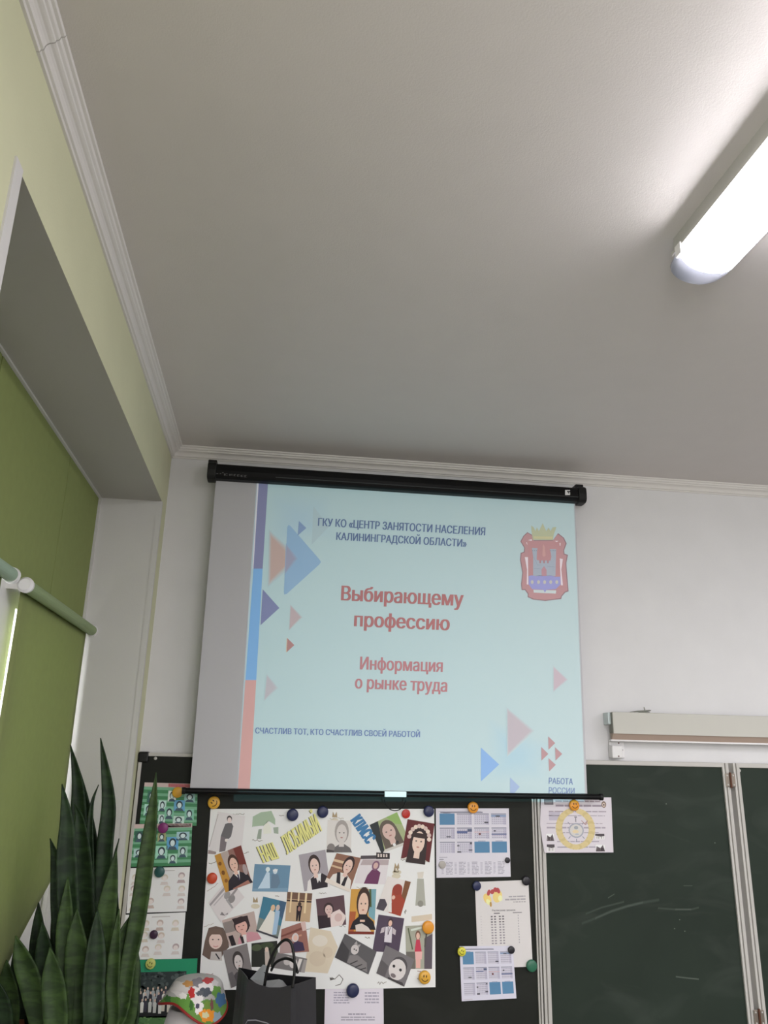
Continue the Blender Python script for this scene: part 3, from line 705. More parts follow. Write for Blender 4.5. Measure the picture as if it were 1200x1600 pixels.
def class_photo(p):
    p.rect(.0, .17, .86, .62, (44, 52, 52)); p.rect(0, .62, .86, .80, (38, 40, 42)); p.rect(0, .78, .82, .90, (92, 132, 84)); p.rect(0, .9, 1, 1, (52, 122, 90))
    r = random.Random(5); p.l = 2
    for i in range(60): u, v = r.uniform(0, .84), r.uniform(.18, .4); p.ell(u, v, r.uniform(.015, .05), r.uniform(.01, .03), r.choice([(58, 68, 66), (36, 44, 44), (72, 82, 80)]), n=8)
    for row, (v0, hh) in enumerate(((.40, .15), (.46, .17), (.55, .18))):
        p.l = 3+row*2
        for i in range(13):
            u = .06+i*.06+r.uniform(-.012, .012)+row*.02; v = v0+r.uniform(-.02, .02)
            c = r.choice([(186, 188, 184), (206, 206, 200), (150, 154, 156), (44, 46, 54), (60, 58, 70), (196, 190, 178)])
            p.poly([(u-.02, v+hh), (u-.024, v+.05), (u-.012, v+.03), (u+.012, v+.03), (u+.024, v+.05), (u+.02, v+hh)], c); p.ell(u, v+.01, .012, .02, (190, 166, 150), n=10)
    p.l = 9
    for i in range(50): p.ell(r.uniform(0, .8), r.uniform(.79, .89), .02, .012, r.choice([(104, 146, 92), (80, 120, 74), (120, 156, 100)]), n=6)
paper('class_photo_poster', 'green poster with a group photo of a school class, low behind plant and patterned hat', 'poster', [(194, 1500.5), (308.5, 1497.5), (303, 1612), (186, 1614)], BF-0.0015, class_photo, (36, 128, 92))

# the big poster with glued photographs
PY = BF-0.0035
po = thing('photo_poster', 'big white poster collage of glued photographs titled in yellow letters', 'poster', W(495, 1545, PY))
pr = Print(PY); pr.sheet([(329, 1264), (678.5, 1264), (680.5, 1542.5), (600, 1544.5), (440, 1546), (310.5, 1547)], (220, 213, 206))
INKC = (120, 112, 100)
def scribble(x, y, w, h, n, col=INKC, rot=0):
    pts = [(x+w*i/n, y+rot*w*i/n+h*rnd.uniform(-.5, .5)) for i in range(n+1)]; pr.line(pts, 0.8, col)
for a in ((364, 1272, 18, 3, 10), (394, 1313, 16, 3, 8), (436, 1275, 8, 2, 5), (326, 1350, 12, 4, 9, INKC, -.3), (381, 1332, 8, 3, 6), (323, 1393, 18, 2, 8, (160, 150, 140), -.7), (318, 1448, 16, 2, 8, (170, 160, 150), -.3),
          (515, 1279, 22, 2.5, 9, (160, 150, 130)), (498, 1396, 12, 3, 6), (557, 1387, 18, 3, 8, (150, 140, 120)), (590, 1544-8, 14, 5, 8), (652, 1530, 8, 5, 6), (530, 1447, 10, 3, 6), (570, 1465, 8, 3, 5), (478, 1452, 10, 2, 5), (430, 1400, 6, 2, 4), (626, 1344, 10, 3, 6), (632, 1425, 3, 8, 6), (652, 1518, 14, 2, 6, (130, 90, 80))):
    scribble(*a)
pr.line([(327, 1528), (330, 1523), (333, 1521)], 0.9, (110, 104, 100))
for x, y in ((399, 1406), (523, 1273), (619, 1359), (620, 1353)):                 # small drawn ornaments
    pr.poly([(x-3, y-5), (x, y+1), (x+3, y-5), (x+4, y+4), (x-4, y+4)], (150, 132, 104)); pr.ell(x, y+10, 7, 4, (188, 180, 160), n=12)
pr.line([(518, 1527), (523, 1530), (530, 1523), (536, 1530), (532, 1538), (524, 1540)], 1.2, (108, 104, 100)); pr.poly([(515, 1527), (523, 1530), (516, 1532)], (80, 76, 72))
pr.poly([(643, 1432), (675, 1428), (675, 1437), (643, 1441)], (190, 178, 160))
pr.poly([(652, 1373), (662, 1373), (665, 1415), (649, 1415)], (156, 156, 146)); pr.poly([(652, 1363), (662, 1362), (661, 1372), (653, 1373)], (196, 190, 180)); pr.l = 2; pr.ell(657, 1412, 4.5, 5, (128, 126, 118)); pr.l = 1
pr.poly([(394, 1292), (395, 1276), (408, 1269), (424, 1267), (430, 1280), (430, 1289), (420, 1283), (411, 1291)], (150, 168, 146)); pr.poly([(404, 1296), (409, 1295), (408, 1311), (401, 1311)], (140, 150, 136)); pr.poly([(427, 1293), (435, 1292), (435, 1303), (428, 1302)], (144, 156, 142))
pr.poly([(395, 1291.5), (411, 1290), (411, 1293), (395, 1295)], (222, 220, 208)); pr.poly([(411, 1294), (418, 1282), (424, 1294), (424, 1302), (412, 1303)], (206, 208, 196))
pr.poly([(340, 1268), (383, 1275), (378, 1324), (328, 1332), (327, 1325)], (200, 196, 196)); pr.l = 2
pr.line([(341, 1272), (327, 1323)], 1.0, (160, 154, 152)); pr.poly([(325.5, 1328), (338, 1331), (337, 1335), (325, 1334)], (142, 128, 126))
pr.poly([(352, 1287.5), (356, 1286), (362, 1286), (364.5, 1291), (361, 1307), (357, 1311), (345, 1306)], (98, 96, 98)); pr.poly([(345, 1306), (355, 1310), (352, 1329.5), (342.5, 1331.5)], (112, 104, 108))
pr.ell(358.5, 1279.5, 4.1, 5.2, (74, 66, 66)); pr.l = 3; pr.ell(358.6, 1281.5, 3.2, 4.4, (206, 190, 186)); pr.ell(353.5, 1313, 2.2, 2.4, (212, 200, 196))
# cut-out head of a girl, bottom left
pr.l = 2
pr.poly([(326, 1450), (337, 1447), (349, 1450), (356, 1464), (358, 1480), (350, 1488), (344, 1501), (326, 1499), (316, 1492), (320, 1470)], (98, 82, 74)); pr.l = 3
pr.ell(337, 1470, 10.5, 13, (206, 182, 172)); pr.poly([(330, 1487), (346, 1487), (347, 1501), (328, 1500)], (176, 170, 166)); pr.l = 4
pr.poly([(326, 1466), (327, 1452), (346, 1452), (349, 1466), (343, 1460), (331, 1460)], (104, 86, 76)); pr.line([(337, 1490), (343, 1499)], 2, (40, 40, 44))
for x in (332.5, 341.5): pr.ell(x, 1468, 1.4, 1.0, (60, 50, 48), n=8)
pr.line([(333, 1478), (337, 1479.5), (341, 1478)], 0.9, (170, 90, 90))
pr.l = 2
pr.poly([(485, 1449), (517, 1455), (528, 1480), (512, 1521), (475, 1518)], (196, 184, 164)); pr.l = 3
for x, y, rx, ry in ((500, 1470, 12, 9), (496, 1498, 13, 12), (512, 1488, 8, 9)): pr.ell(x, y, rx, ry, rnd.choice([(186, 170, 146), (204, 196, 184), (190, 176, 156)]))
pr.build('poster_sheet', po)
def title(s, p0, p1, up, col, outline, bold, sh):
    t_ = Print(PY-0.0008); t_.text(s, (p0[0]-sh, p0[1]+sh*.6), (p1[0]-sh, p1[1]+sh*.6), 10, outline, bold+0.03, up=up); t_.l = 4
    t_.text(s, p0, p1, 10, col, bold, up=up); return t_.build('cut_out_lettering', po)
title('НАШ', (412.5, 1348), (436, 1341), (-11, -25), (210, 204, 132), (96, 94, 72), 0.065, 0.9)
title('ЛЮБИМЫЙ', (449.5, 1335), (503, 1298), (-11.5, -27), (210, 204, 132), (96, 94, 72), 0.055, 0.9)
title('КЛАСС', (548, 1283), (573, 1319), (15, -11), (60, 112, 156), (82, 128, 164), 0.09, 0.2)

SK, SKB = (204, 170, 154), (168, 160, 156)
def photo(corners, bgc, shapes, z=1, label=None):
    p = Print(PY-0.0006*z); p.sheet(corners, bgc, 0.0005); p.quad(*corners)
    for i, s in enumerate(shapes):
        p.l = 1+i*0.6
        if s[0] == 'e': p.ell(*s[1:])
        elif s[0] == 'p': p.poly(s[1], s[2])
        else: p.line(s[1], s[2], s[3])
    o = p.build('photo', po)
    if label: o['label'] = label
def head(u, v, r, hair, skin=SK, asp=1.25, long=0, turn=0):
    out = [('e', u, v-.12*r, r*1.12, r*asp*1.08, hair)]
    if long: out.append(('p', [(u-r*1.15, v-.2*r), (u+r*1.15, v-.2*r), (u+r*1.3, v+r*long), (u-r*1.3, v+r*long)], hair))
    out += [('p', [(u-r*.35, v+r*.7), (u+r*.35, v+r*.7), (u+r*.4, v+r*1.7), (u-r*.4, v+r*1.7)], skin), ('e', u+turn*r, v+.12*r, r*.84, r*asp*.86, skin)]
    for s in (-1, 1): out.append(('e', u+turn*r*1.3+s*r*.34, v+.02*r, r*.12, r*.085, tuple(int(c*.5) for c in skin)))
    out.append(('e', u+turn*r*1.3, v+.6*r, r*.2, r*.07, tuple(int(c*q) for c, q in zip(skin, (.82, .62, .6)))))
    return out
def torso(u, v, w, col, bot=1.0): return [('p', [(u-w*.25, v), (u+w*.25, v), (u+w*.8, v+w*.28), (u+w, bot), (u-w, bot), (u-w*.8, v+w*.28)], col)]
def kid(u, v, h, hair, top, legs, skin=SK):
    r = h*.1
    return [('p', [(u-r*1.2, v+h*.5), (u+r*1.2, v+h*.5), (u+r*1.0, v+h), (u-r*1.0, v+h)], legs), ('p', [(u-r*.8, v+h*.22), (u+r*.8, v+h*.22), (u+r*1.6, v+h*.55), (u-r*1.6, v+h*.55)], top), ('e', u, v+r, r*1.15, r*1.3, hair), ('e', u, v+r*1.25, r*.8, r*.95, skin)]
photo([(397.9, 1350), (454, 1352.4), (450, 1393.6), (393.9, 1392.8)], (98, 130, 154), [('p', [(.36, .25), (.44, .3), (.5, .98), (.12, .98), (.26, .6)], (176, 194, 210)), ('e', .38, .18, .06, .09, (196, 206, 216)), ('p', [(.5, .35), (.68, .35), (.76, .65), (.66, .95), (.5, .95)], (96, 118, 138)), ('e', .59, .24, .06, .1, (186, 196, 202)), ('p', [(.52, .18), (.66, .16), (.64, .24), (.53, .25)], (206, 212, 216)), ('p', [(0, .9), (1, .85), (1, 1), (0, 1)], (112, 142, 164))], 1)
photo([(325.6, 1410.6), (357.7, 1371), (382, 1402), (345, 1441)], (198, 192, 192), [('p', [(0, .08), (.9, .1), (.9, .2), (0, .17)], (148, 142, 144)), ('p', [(.1, .24), (.7, .26), (.7, .31), (.1, .29)], (170, 164, 166)), ('e', .62, .42, .12, .12, (140, 136, 136)), ('e', .66, .66, .13, .14, (128, 124, 124)), ('p', [(.7, .52), (1, .5), (1, .58), (.72, .62)], (138, 132, 132)), ('p', [(.5, .5), (.56, .5), (.56, .95), (.5, .95)], (150, 146, 148)), ('p', [(.1, .75), (.2, .72), (.22, .95)], (122, 116, 118)), ('p', [(.22, .9), (.34, .94), (.3, .99)], (130, 124, 126))], 2)
photo([(335.3, 1336.6), (376.5, 1320.7), (393.6, 1379.3), (352.4, 1394.5)], (130, 96, 88), [('p', [(0, 0), (.22, 0), (.3, 1), (0, 1)], (176, 130, 56)), ('e', .1, .25, .06, .05, (120, 76, 30)), ('e', .12, .5, .06, .06, (112, 72, 30)), ('e', .14, .72, .06, .05, (126, 80, 36)), ('p', [(.22, 0), (.5, 0), (.5, .7), (.3, .8)], (166, 152, 146)), ('p', [(.7, 0), (1, 0), (1, .5), (.75, .45)], (104, 48, 42))] + torso(.58, .62, .46, (40, 34, 42)) + [('p', [(.46, .6), (.7, .58), (.62, .82)], (214, 206, 204)), ('p', [(.57, .64), (.63, .64), (.62, .84), (.57, .82)], (52, 44, 66))] + head(.56, .38, .17, (66, 44, 36)) + [('p', [(.3, .97), (.9, .9), (.95, 1), (.3, 1)], (150, 104, 92)), ('e', .9, .62, .08, .14, (156, 140, 140))], 3)
photo([(512, 1281), (549.5, 1282.5), (548.6, 1332), (510, 1332)], (198, 194, 190), torso(.62, .74, .42, (98, 94, 94)) + head(.6, .38, .26, (150, 144, 140), (192, 186, 182), 1.3) + [('e', .18, .85, .16, .13, (120, 114, 112)), ('p', [(0, .9), (.3, .94), (.3, 1), (0, 1)], (70, 66, 66))], 1)
photo([(577.5, 1289), (620.4, 1269), (641, 1317), (596, 1333.5)], (150, 160, 120), [('p', [(.6, 0), (1, 0), (1, .4), (.8, .3)], (134, 164, 96)), ('p', [(0, 0), (.3, 0), (.12, 1), (0, 1)], (46, 50, 52))] + torso(.55, .78, .5, (186, 182, 176)) + head(.5, .42, .25, (92, 82, 74), (190, 164, 156), 1.2, 2.0) + [('e', .62, .84, .05, .05, (56, 54, 54)), ('e', .5, .88, .05, .05, (220, 216, 210))], 2)
photo([(637, 1280), (679, 1287), (671, 1347.6), (626.5, 1341.5)], (88, 38, 40), torso(.5, .84, .5, (190, 184, 176)) + head(.52, .5, .26, (50, 40, 40), (206, 184, 170), 1.25, 2.2) + [('p', [(.3, .3), (.74, .3), (.78, .42), (.28, .42)], (56, 44, 42))] + [('e', .52+.36*math.cos(a), .42+.30*math.sin(a), .075, .055, (206, 190, 176) if i % 2 else (190, 168, 160)) for i, a in enumerate([PI*(1.0+k/9) for k in range(10)])], 3)
photo([(466.7, 1335.8), (508.4, 1327.5), (516, 1385), (475.5, 1392.8)], (150, 144, 150), torso(.56, .62, .46, (206, 202, 200)) + [('p', [(.3, .7), (.5, .62), (.55, .85), (.75, .6), (.95, .72), (.9, 1), (.3, 1)], (44, 38, 44)), ('p', [(.5, .62), (.72, .6), (.66, .84)], (212, 208, 206))] + head(.52, .36, .2, (56, 44, 42), (206, 180, 170)), 1)
photo([(526, 1333), (564, 1340.6), (546, 1394), (507.5, 1378)], (128, 92, 76), [('p', [(0, .2), (.5, .2), (.5, .28), (0, .28)], (196, 170, 140)), ('p', [(0, .4), (.45, .4), (.45, .46), (0, .46)], (186, 160, 130))] + torso(.55, .55, .46, (206, 200, 194)) + [('p', [(.3, .58), (.42, .55), (.62, 1), (.45, 1)], (40, 34, 40)), ('p', [(.65, .6), (.75, .6), (.75, 1), (.6, 1)], (40, 34, 40))] + head(.62, .3, .2, (50, 36, 36), (204, 176, 164)) + [('p', [(.0, .85), (1, .92), (1, 1), (0, 1)], (206, 196, 186))], 2)
photo([(564, 1337), (609, 1336), (602, 1382), (554, 1380)], (200, 194, 196), [('p', [(0, 0), (1, 0), (1, .12), (0, .12)], (74, 68, 72)), ('p', [(.1, .14), (1, .16), (1, .34), (.05, .34)], (166, 152, 154)), ('p', [(.3, 1), (.36, .7), (.48, .5), (.62, .48), (.78, .6), (.76, 1)], (98, 52, 84)), ('e', .58, .36, .13, .17, (116, 84, 104)), ('e', .58, .36, .08, .11, (190, 160, 154))], 1)
photo([(588, 1332), (609, 1333), (609, 1342), (588, 1342)], (46, 40, 42), [('p', [(.1+.2*k, .2), (.22+.2*k, .2), (.22+.2*k, .7), (.1+.2*k, .7)], (190, 180, 174)) for k in range(4)], 3)
photo([(606, 1369), (642, 1378), (626, 1431.5), (588, 1420)], (204, 198, 194), [('p', [(.75, 0), (1, 0), (1, .55), (.8, .5)], (112, 74, 50)), ('p', [(.36, .35), (.5, .16), (.72, .2), (.8, .45), (1, .55), (1, 1), (.5, 1), (.5, .7), (.42, .55)], (146, 62, 46)), ('e', .56, .3, .2, .16, (136, 58, 46)), ('p', [(0, .7), (.2, .66), (.36, .8), (.3, 1), (0, 1)], (70, 64, 72)), ('e', .5, .55, .07, .06, (206, 170, 154)), ('p', [(.4, .6), (.5, .72), (.62, .98), (.46, .98)], (212, 206, 202))], 2)
photo([(493.5, 1405), (537.5, 1398.6), (541, 1444.6), (498, 1451.6)], (84, 62, 68), [('p', [(0, .55), (.4, .6), (.45, 1), (0, 1)], (46, 34, 40)), ('p', [(.45, .55), (.8, .45), (1, .7), (.98, .8), (.85, 1), (.45, 1)], (206, 190, 186)), ('e', .74, .72, .14, .14, (190, 164, 160))] + head(.42, .4, .16, (54, 40, 42), (196, 170, 164), 1.2), 1)
photo([(548.6, 1389), (588, 1389), (584.5, 1460), (544, 1459.5)], (186, 140, 66), [('p', [(.7, 0), (1, 0), (1, .7), (.75, .6)], (110, 150, 160)), ('p', [(.72, 0), (.8, 0), (.85, .4), (.78, .4)], (70, 84, 50)), ('p', [(0, .5), (.25, .5), (.2, 1), (0, 1)], (156, 84, 50))] + torso(.55, .58, .5, (32, 30, 34), .9) + head(.52, .32, .24, (58, 40, 34), (206, 176, 158), 1.3) + [('p', [(.36, .56), (.7, .56), (.7, .68), (.36, .68)], (32, 30, 34)), ('p', [(.25, .8), (.5, .76), (.75, .84), (.9, .95), (.3, .95)], (196, 186, 178)), ('p', [(.0, .94), (1, .94), (1, 1), (0, 1)], (110, 46, 36))], 2)
photo([(591.5, 1429), (631.7, 1435), (623, 1490), (582, 1486)], (74, 62, 78), kid(.5, .08, .9, (60, 46, 52), (190, 182, 188), (62, 52, 68)) + [('p', [(.34, .3), (.6, .28), (.66, .72), (.38, .72)], (196, 190, 196)), ('p', [(.2, .35), (.32, .3), (.32, .45), (.18, .5)], (176, 166, 170)), ('p', [(.62, .3), (.76, .36), (.76, .5), (.64, .46)], (176, 166, 170)), ('l', [(.44, .3), (.48, .52), (.53, .3)], .02, (80, 60, 70))], 2)
photo([(539, 1458.6), (588.5, 1487), (575.7, 1522.5), (523, 1496)], (84, 82, 84), [('p', [(0, .3), (.3, .5), (.35, 1), (0, 1)], (60, 58, 60)), ('p', [(.35, .95), (.35, .65), (.55, .5), (.85, .6), (.95, .95)], (116, 112, 112)), ('l', [(.45, .95), (.6, .7)], .03, (52, 50, 52)), ('l', [(.6, .98), (.75, .75)], .03, (52, 50, 52)), ('l', [(.75, .98), (.88, .8)], .03, (52, 50, 52)), ('e', .42, .36, .11, .2, (184, 178, 176)), ('p', [(.34, .18), (.38, .02), (.44, .14)], (150, 146, 146)), ('p', [(.44, .14), (.52, .06), (.5, .24)], (150, 146, 146)), ('e', .4, .36, .02, .03, (60, 58, 58)), ('e', .46, .36, .02, .03, (60, 58, 58))], 3)
photo([(633.5, 1447), (676, 1445), (675, 1514), (635, 1514)], (150, 150, 136), [('p', [(0, .6), (.35, .6), (.35, 1), (0, 1)], (98, 94, 88)), ('p', [(.7, .3), (1, .2), (1, 1), (.7, 1)], (84, 76, 84)), ('l', [(.1, .05), (.25, .55)], .05, (84, 90, 70)), ('l', [(.8, .05), (.72, .5)], .06, (76, 72, 70)), ('l', [(.2, .1), (.6, .05)], .05, (190, 196, 186))] + kid(.46, .14, .84, (110, 80, 66), (176, 58, 78), (206, 160, 150)) + [('p', [(.34, .6), (.62, .6), (.6, .78), (.36, .78)], (206, 160, 156))], 2)
photo([(603, 1477), (647.5, 1499), (631.7, 1541.7), (588, 1520.7)], (108, 104, 106), [('p', [(0, .5), (.3, .6), (.3, 1), (0, 1)], (86, 82, 84))] + [('e', .62, .42, .26, .3, (74, 70, 72)), ('e', .6, .58, .28, .36, (196, 190, 188)), ('e', .46, .52, .045, .05, (48, 46, 48)), ('e', .7, .54, .045, .05, (48, 46, 48)), ('e', .54, .82, .09, .07, (110, 100, 102)), ('p', [(.4, .94), (.9, .9), (1, 1), (.4, 1)], (62, 58, 60))], 3)
photo([(346.4, 1438), (397, 1423.7), (405, 1468), (359, 1479)], (172, 154, 148), [('p', [(.0, .1), (.3, .1), (.32, .5), (0, .5)], (130, 120, 116)), ('p', [(.05, .62), (.2, .62), (.22, 1), (.06, 1)], (40, 34, 38))] + torso(.68, .66, .4, (184, 134, 142)) + [('p', [(.4, .75), (.5, .6), (.6, 1), (.42, 1)], (44, 36, 40))] + head(.55, .38, .22, (48, 36, 38), (200, 158, 148), 1.3, 0, -.1) + [('p', [(.3, .05), (.78, .08), (.8, .5), (.7, .25), (.34, .3)], (50, 38, 40)), ('p', [(.5, .7), (.62, .72), (.58, 1), (.5, 1)], (210, 200, 198))], 2)
photo([(348, 1486), (386, 1474), (396, 1529), (361, 1544)], (118, 112, 112), torso(.45, .66, .42, (72, 68, 70)) + head(.52, .4, .2, (58, 52, 52), (190, 182, 180), 1.2) + [('p', [(0, .62), (.2, .6), (.3, 1), (.05, 1)], (92, 88, 90))], 3)
photo([(411.3, 1400.8), (447.7, 1409.5), (434, 1467), (400, 1455)], (62, 112, 134), [('p', [(0, .6), (1, .65), (1, 1), (0, 1)], (110, 120, 116)), ('p', [(.7, 0), (1, 0), (1, .5), (.85, .4)], (60, 84, 110)), ('p', [(.42, .3), (.62, .34), (.75, .95), (.1, .95), (.28, .6)], (212, 204, 196)), ('p', [(.62, .25), (.82, .28), (.9, .9), (.72, .95)], (150, 174, 196)), ('e', .5, .24, .09, .09, (196, 166, 134)), ('e', .7, .2, .08, .08, (186, 170, 160)), ('p', [(.0, .95), (1, .95), (1, 1), (0, 1)], (60, 60, 66))], 2)
photo([(449, 1393.6), (488, 1396), (484, 1441), (445.4, 1438.8)], (176, 150, 120), [('p', [(0, 0), (1, 0), (1, .24), (0, .24)], (104, 78, 64)), ('p', [(.0, .26), (1, .27), (1, .32), (0, .32)], (60, 44, 40)), ('p', [(.14, 0), (.2, 0), (.2, .7), (.14, .7)], (206, 186, 150)), ('p', [(.44, 0), (.5, 0), (.5, .3), (.44, .3)], (206, 186, 150)), ('p', [(.72, 0), (.8, 0), (.8, .7), (.72, .7)], (206, 186, 150)), ('p', [(.42, .45), (.64, .45), (.62, .72), (.6, .98), (.54, .98), (.53, .75), (.5, .98), (.44, .98)], (38, 30, 34)), ('e', .53, .4, .07, .08, (60, 44, 42)), ('e', .53, .56, .06, .08, (150, 110, 100))], 1)
photo([(440, 1452), (477, 1439), (483, 1487), (437, 1490)], (142, 98, 88), [('p', [(0, .5), (.45, .5), (.45, 1), (0, 1)], (160, 136, 134)), ('l', [(0, .3), (.9, .2)], .08, (110, 66, 58)), ('l', [(0, .5), (.8, .42)], .06, (176, 130, 110)), ('p', [(.4, .98), (.42, .7), (.6, .58), (.82, .68), (.86, .95)], (56, 46, 72)), ('e', .55, .46, .13, .16, (196, 186, 186)), ('e', .56, .48, .08, .1, (206, 170, 156)), ('p', [(.8, 0), (1, 0), (1, .3), (.85, .3)], (196, 170, 164))], 3)
photo([(393, 1474), (433, 1470), (436, 1511), (393, 1511)], (40, 42, 38), [('e', .2, .2, .2, .14, (70, 80, 58)), ('e', .6, .14, .25, .12, (58, 68, 48)), ('e', .86, .4, .14, .2, (52, 60, 44)), ('p', [(.5, .35), (.66, .35), (.7, .98), (.5, .98)], (176, 164, 156)), ('e', .58, .3, .07, .1, (196, 176, 164))], 1)
photo([(433, 1488), (480, 1498), (476, 1520), (425, 1512)], (110, 106, 106), [('e', .4, .4, .12, .3, (176, 170, 168)), ('e', .6, .5, .12, .32, (196, 190, 188)), ('p', [(.75, .1), (.85, .1), (.8, 1), (.7, 1)], (206, 200, 196)), ('p', [(.9, .1), (1, .1), (1, 1), (.88, 1)], (150, 144, 142))], 2)

def plain_print(p):
    p.l = 1; marks(p, .15, .08, .42, .28, 5, (156, 150, 164)); marks(p, .68, .08, .92, .28, 4, (156, 150, 164)); marks(p, .4, .42, .7, .46, 1, (136, 130, 144)); marks(p, .28, .47, .85, .55, 2, (150, 144, 156))
    for u in (.14, .26, .42, .58, .75): marks(p, u, .62, u+.09, .98, 6, (146, 140, 154))
paper('notice', 'white printed notice under the navy magnet below the photo poster', 'notice', [(508, 1541), (599, 1541), (600, 1640), (506, 1640)], BF-0.0012, plain_print, (200, 194, 202))
BL, BLK, GR = (80, 120, 152), (70, 70, 78), (176, 172, 184)
def calendar(lower):
    def art(p):
        k = .68 if lower else .95; p.l = 1
        p.rect(.06, .05, .64, .068, (112, 112, 126)); p.rect(.04, .04, .62, .045, (150, 150, 164))
        for j in range(3):
            for i in range(4):
                u, v = .05+i*.235, (.11+j*.3)*k; w_, h_ = .205, .24*k; p.l = 1
                full = (j == 0 and i == 0) or (j == 2 and i >= 2)
                if full:
                    p.rect(u, v, u+w_, v+h_, BL); p.rect(u+.05, v-.012, u+.15, v-.004, (120, 128, 150)); continue
                p.rect(u, v, u+w_, v+.016, (128, 128, 142)); p.rect(u, v+.02, u+w_*.8, v+h_, (182, 179, 190)); p.rect(u+w_*.8, v+.02, u+w_, v+h_, (168, 164, 180)); p.l = 2
                for r in range(5):
                    for c in range(7): p.rect(u+.01+c*w_/7.2, v+.03+r*h_/6, u+.01+c*w_/7.2+.016, v+.03+r*h_/6+.018*k, (146, 142, 158))
                p.l = 3
                if (i, j) == (3, 0): p.rect(u, v+.02, u+w_, v+.05, (120, 136, 164)); p.rect(u+.06, v+.03, u+.12, v+.05, BLK)
                if (i, j) == (1, 1): p.rect(u, v+.06*k/.68*.8, u+w_*.7, v+.085, (86, 94, 130)); p.rect(u+w_*.7, v+.02, u+w_, v+.06, (80, 86, 110))
                if (i, j) == (3, 1): p.rect(u, v+h_*.55, u+w_, v+h_*.65, (86, 94, 130)); p.rect(u+.03, v+h_*.25, u+.06, v+h_*.36, BLK)
                if (i, j) == (2, 0): p.rect(u+.14, v+h_*.75, u+.195, v+h_*.86, BLK)
                if (i, j) == (0, 1): p.rect(u+.09, v+h_*.76, u+.15, v+h_*.86, (84, 84, 92))
                if (i, j) == (2, 1): p.rect(u+.06, v+h_*.5, u+.09, v+h_*.66, (96, 54, 54)); p.rect(u, v+h_*.38, u+w_, v+h_*.42, (196, 160, 160))
                if (i, j) == (1, 2): p.rect(u, v+h_*.3, u+.03, v+h_*.42, BLK); p.rect(u, v+h_*.85, u+.055, v+h_*.97, BLK); p.rect(u+.155, v+h_*.7, u+.205, v+h_*.8, BLK); p.rect(u+.175, v+.01, u+.2, v+.04, BLK)
        p.l = 1
        if lower:
            p.rect(.04, .70, .15, .712, (150, 146, 156)); p.rect(.04, .73, .1, .742, (110, 106, 116))
            for i in range(5): marks(p, .13+i*.175, .77, .22+i*.175, .96, 9, (148, 144, 156)); marks(p, .07+i*.175, .78, .1+i*.175, .95, 9, (160, 156, 168))
        else: p.rect(.03, .965, .2, .985, (180, 176, 186))
    return art
paper('calendar', 'larger year calendar right of the photo poster, under a smiley magnet', 'calendar', [(681, 1263), (795, 1263), (798, 1370), (682, 1371.5)], BF-0.002, calendar(True), (192, 189, 197), 'year calendars on the dark board')
def bells(p):
    p.l = 1; p.ell(.22, .2, .08, .055, (214, 182, 112), .5); p.ell(.41, .175, .09, .07, (216, 186, 120), -.3); p.l = 2
    p.ell(.24, .24, .05, .03, (226, 206, 150), .5); p.ell(.46, .2, .04, .035, (230, 212, 160)); p.ell(.28, .265, .02, .03, (176, 138, 78))
    for u, v in ((.25, .13), (.32, .12), (.38, .1), (.43, .11)): p.ell(u, v, .04, .028, (164, 72, 74), u*9)
    p.l = 1; marks(p, .62, .17, .93, .20, 1, (150, 146, 150)); marks(p, .55, .2, .93, .235, 1, (150, 146, 150)); marks(p, .7, .235, .93, .26, 1, (156, 150, 152))
    p.text('Расписание звонков', (.3, .347), (.73, .35), .022, (92, 88, 92), 0.02, up=(0, -.022))
    p.rect(.33, .365, .44, .378, (110, 106, 110)); p.rect(.68, .365, .85, .375, (120, 116, 120))
    for i in range(11):
        v = .4+i*.031
        for u in (.27, .33, .42, .48): p.rect(u, v, u+.035, v+.016, (98, 94, 98) if i < 3 else (136, 130, 136))
        p.rect(.77, v-.005, .785, v+.012, (150, 146, 150)); p.rect(.08, v, .1, v+.006, (168, 164, 166)); p.rect(.06, v+.024, .92, v+.0255, (196, 190, 192))
paper('bell_schedule', 'white bell timetable sheet with two golden bells printed at top', 'timetable', [(742, 1378), (825.5, 1375), (832.5, 1510.5), (747, 1513)], BF-0.0025, bells, (192, 188, 187))
paper('calendar', 'smaller year calendar overlapping the foot of the bell timetable', 'calendar', [(718, 1478.5), (801, 1478), (807, 1560), (721.5, 1564.5)], BF-0.005, calendar(False), (190, 188, 200), 'year calendars on the dark board')
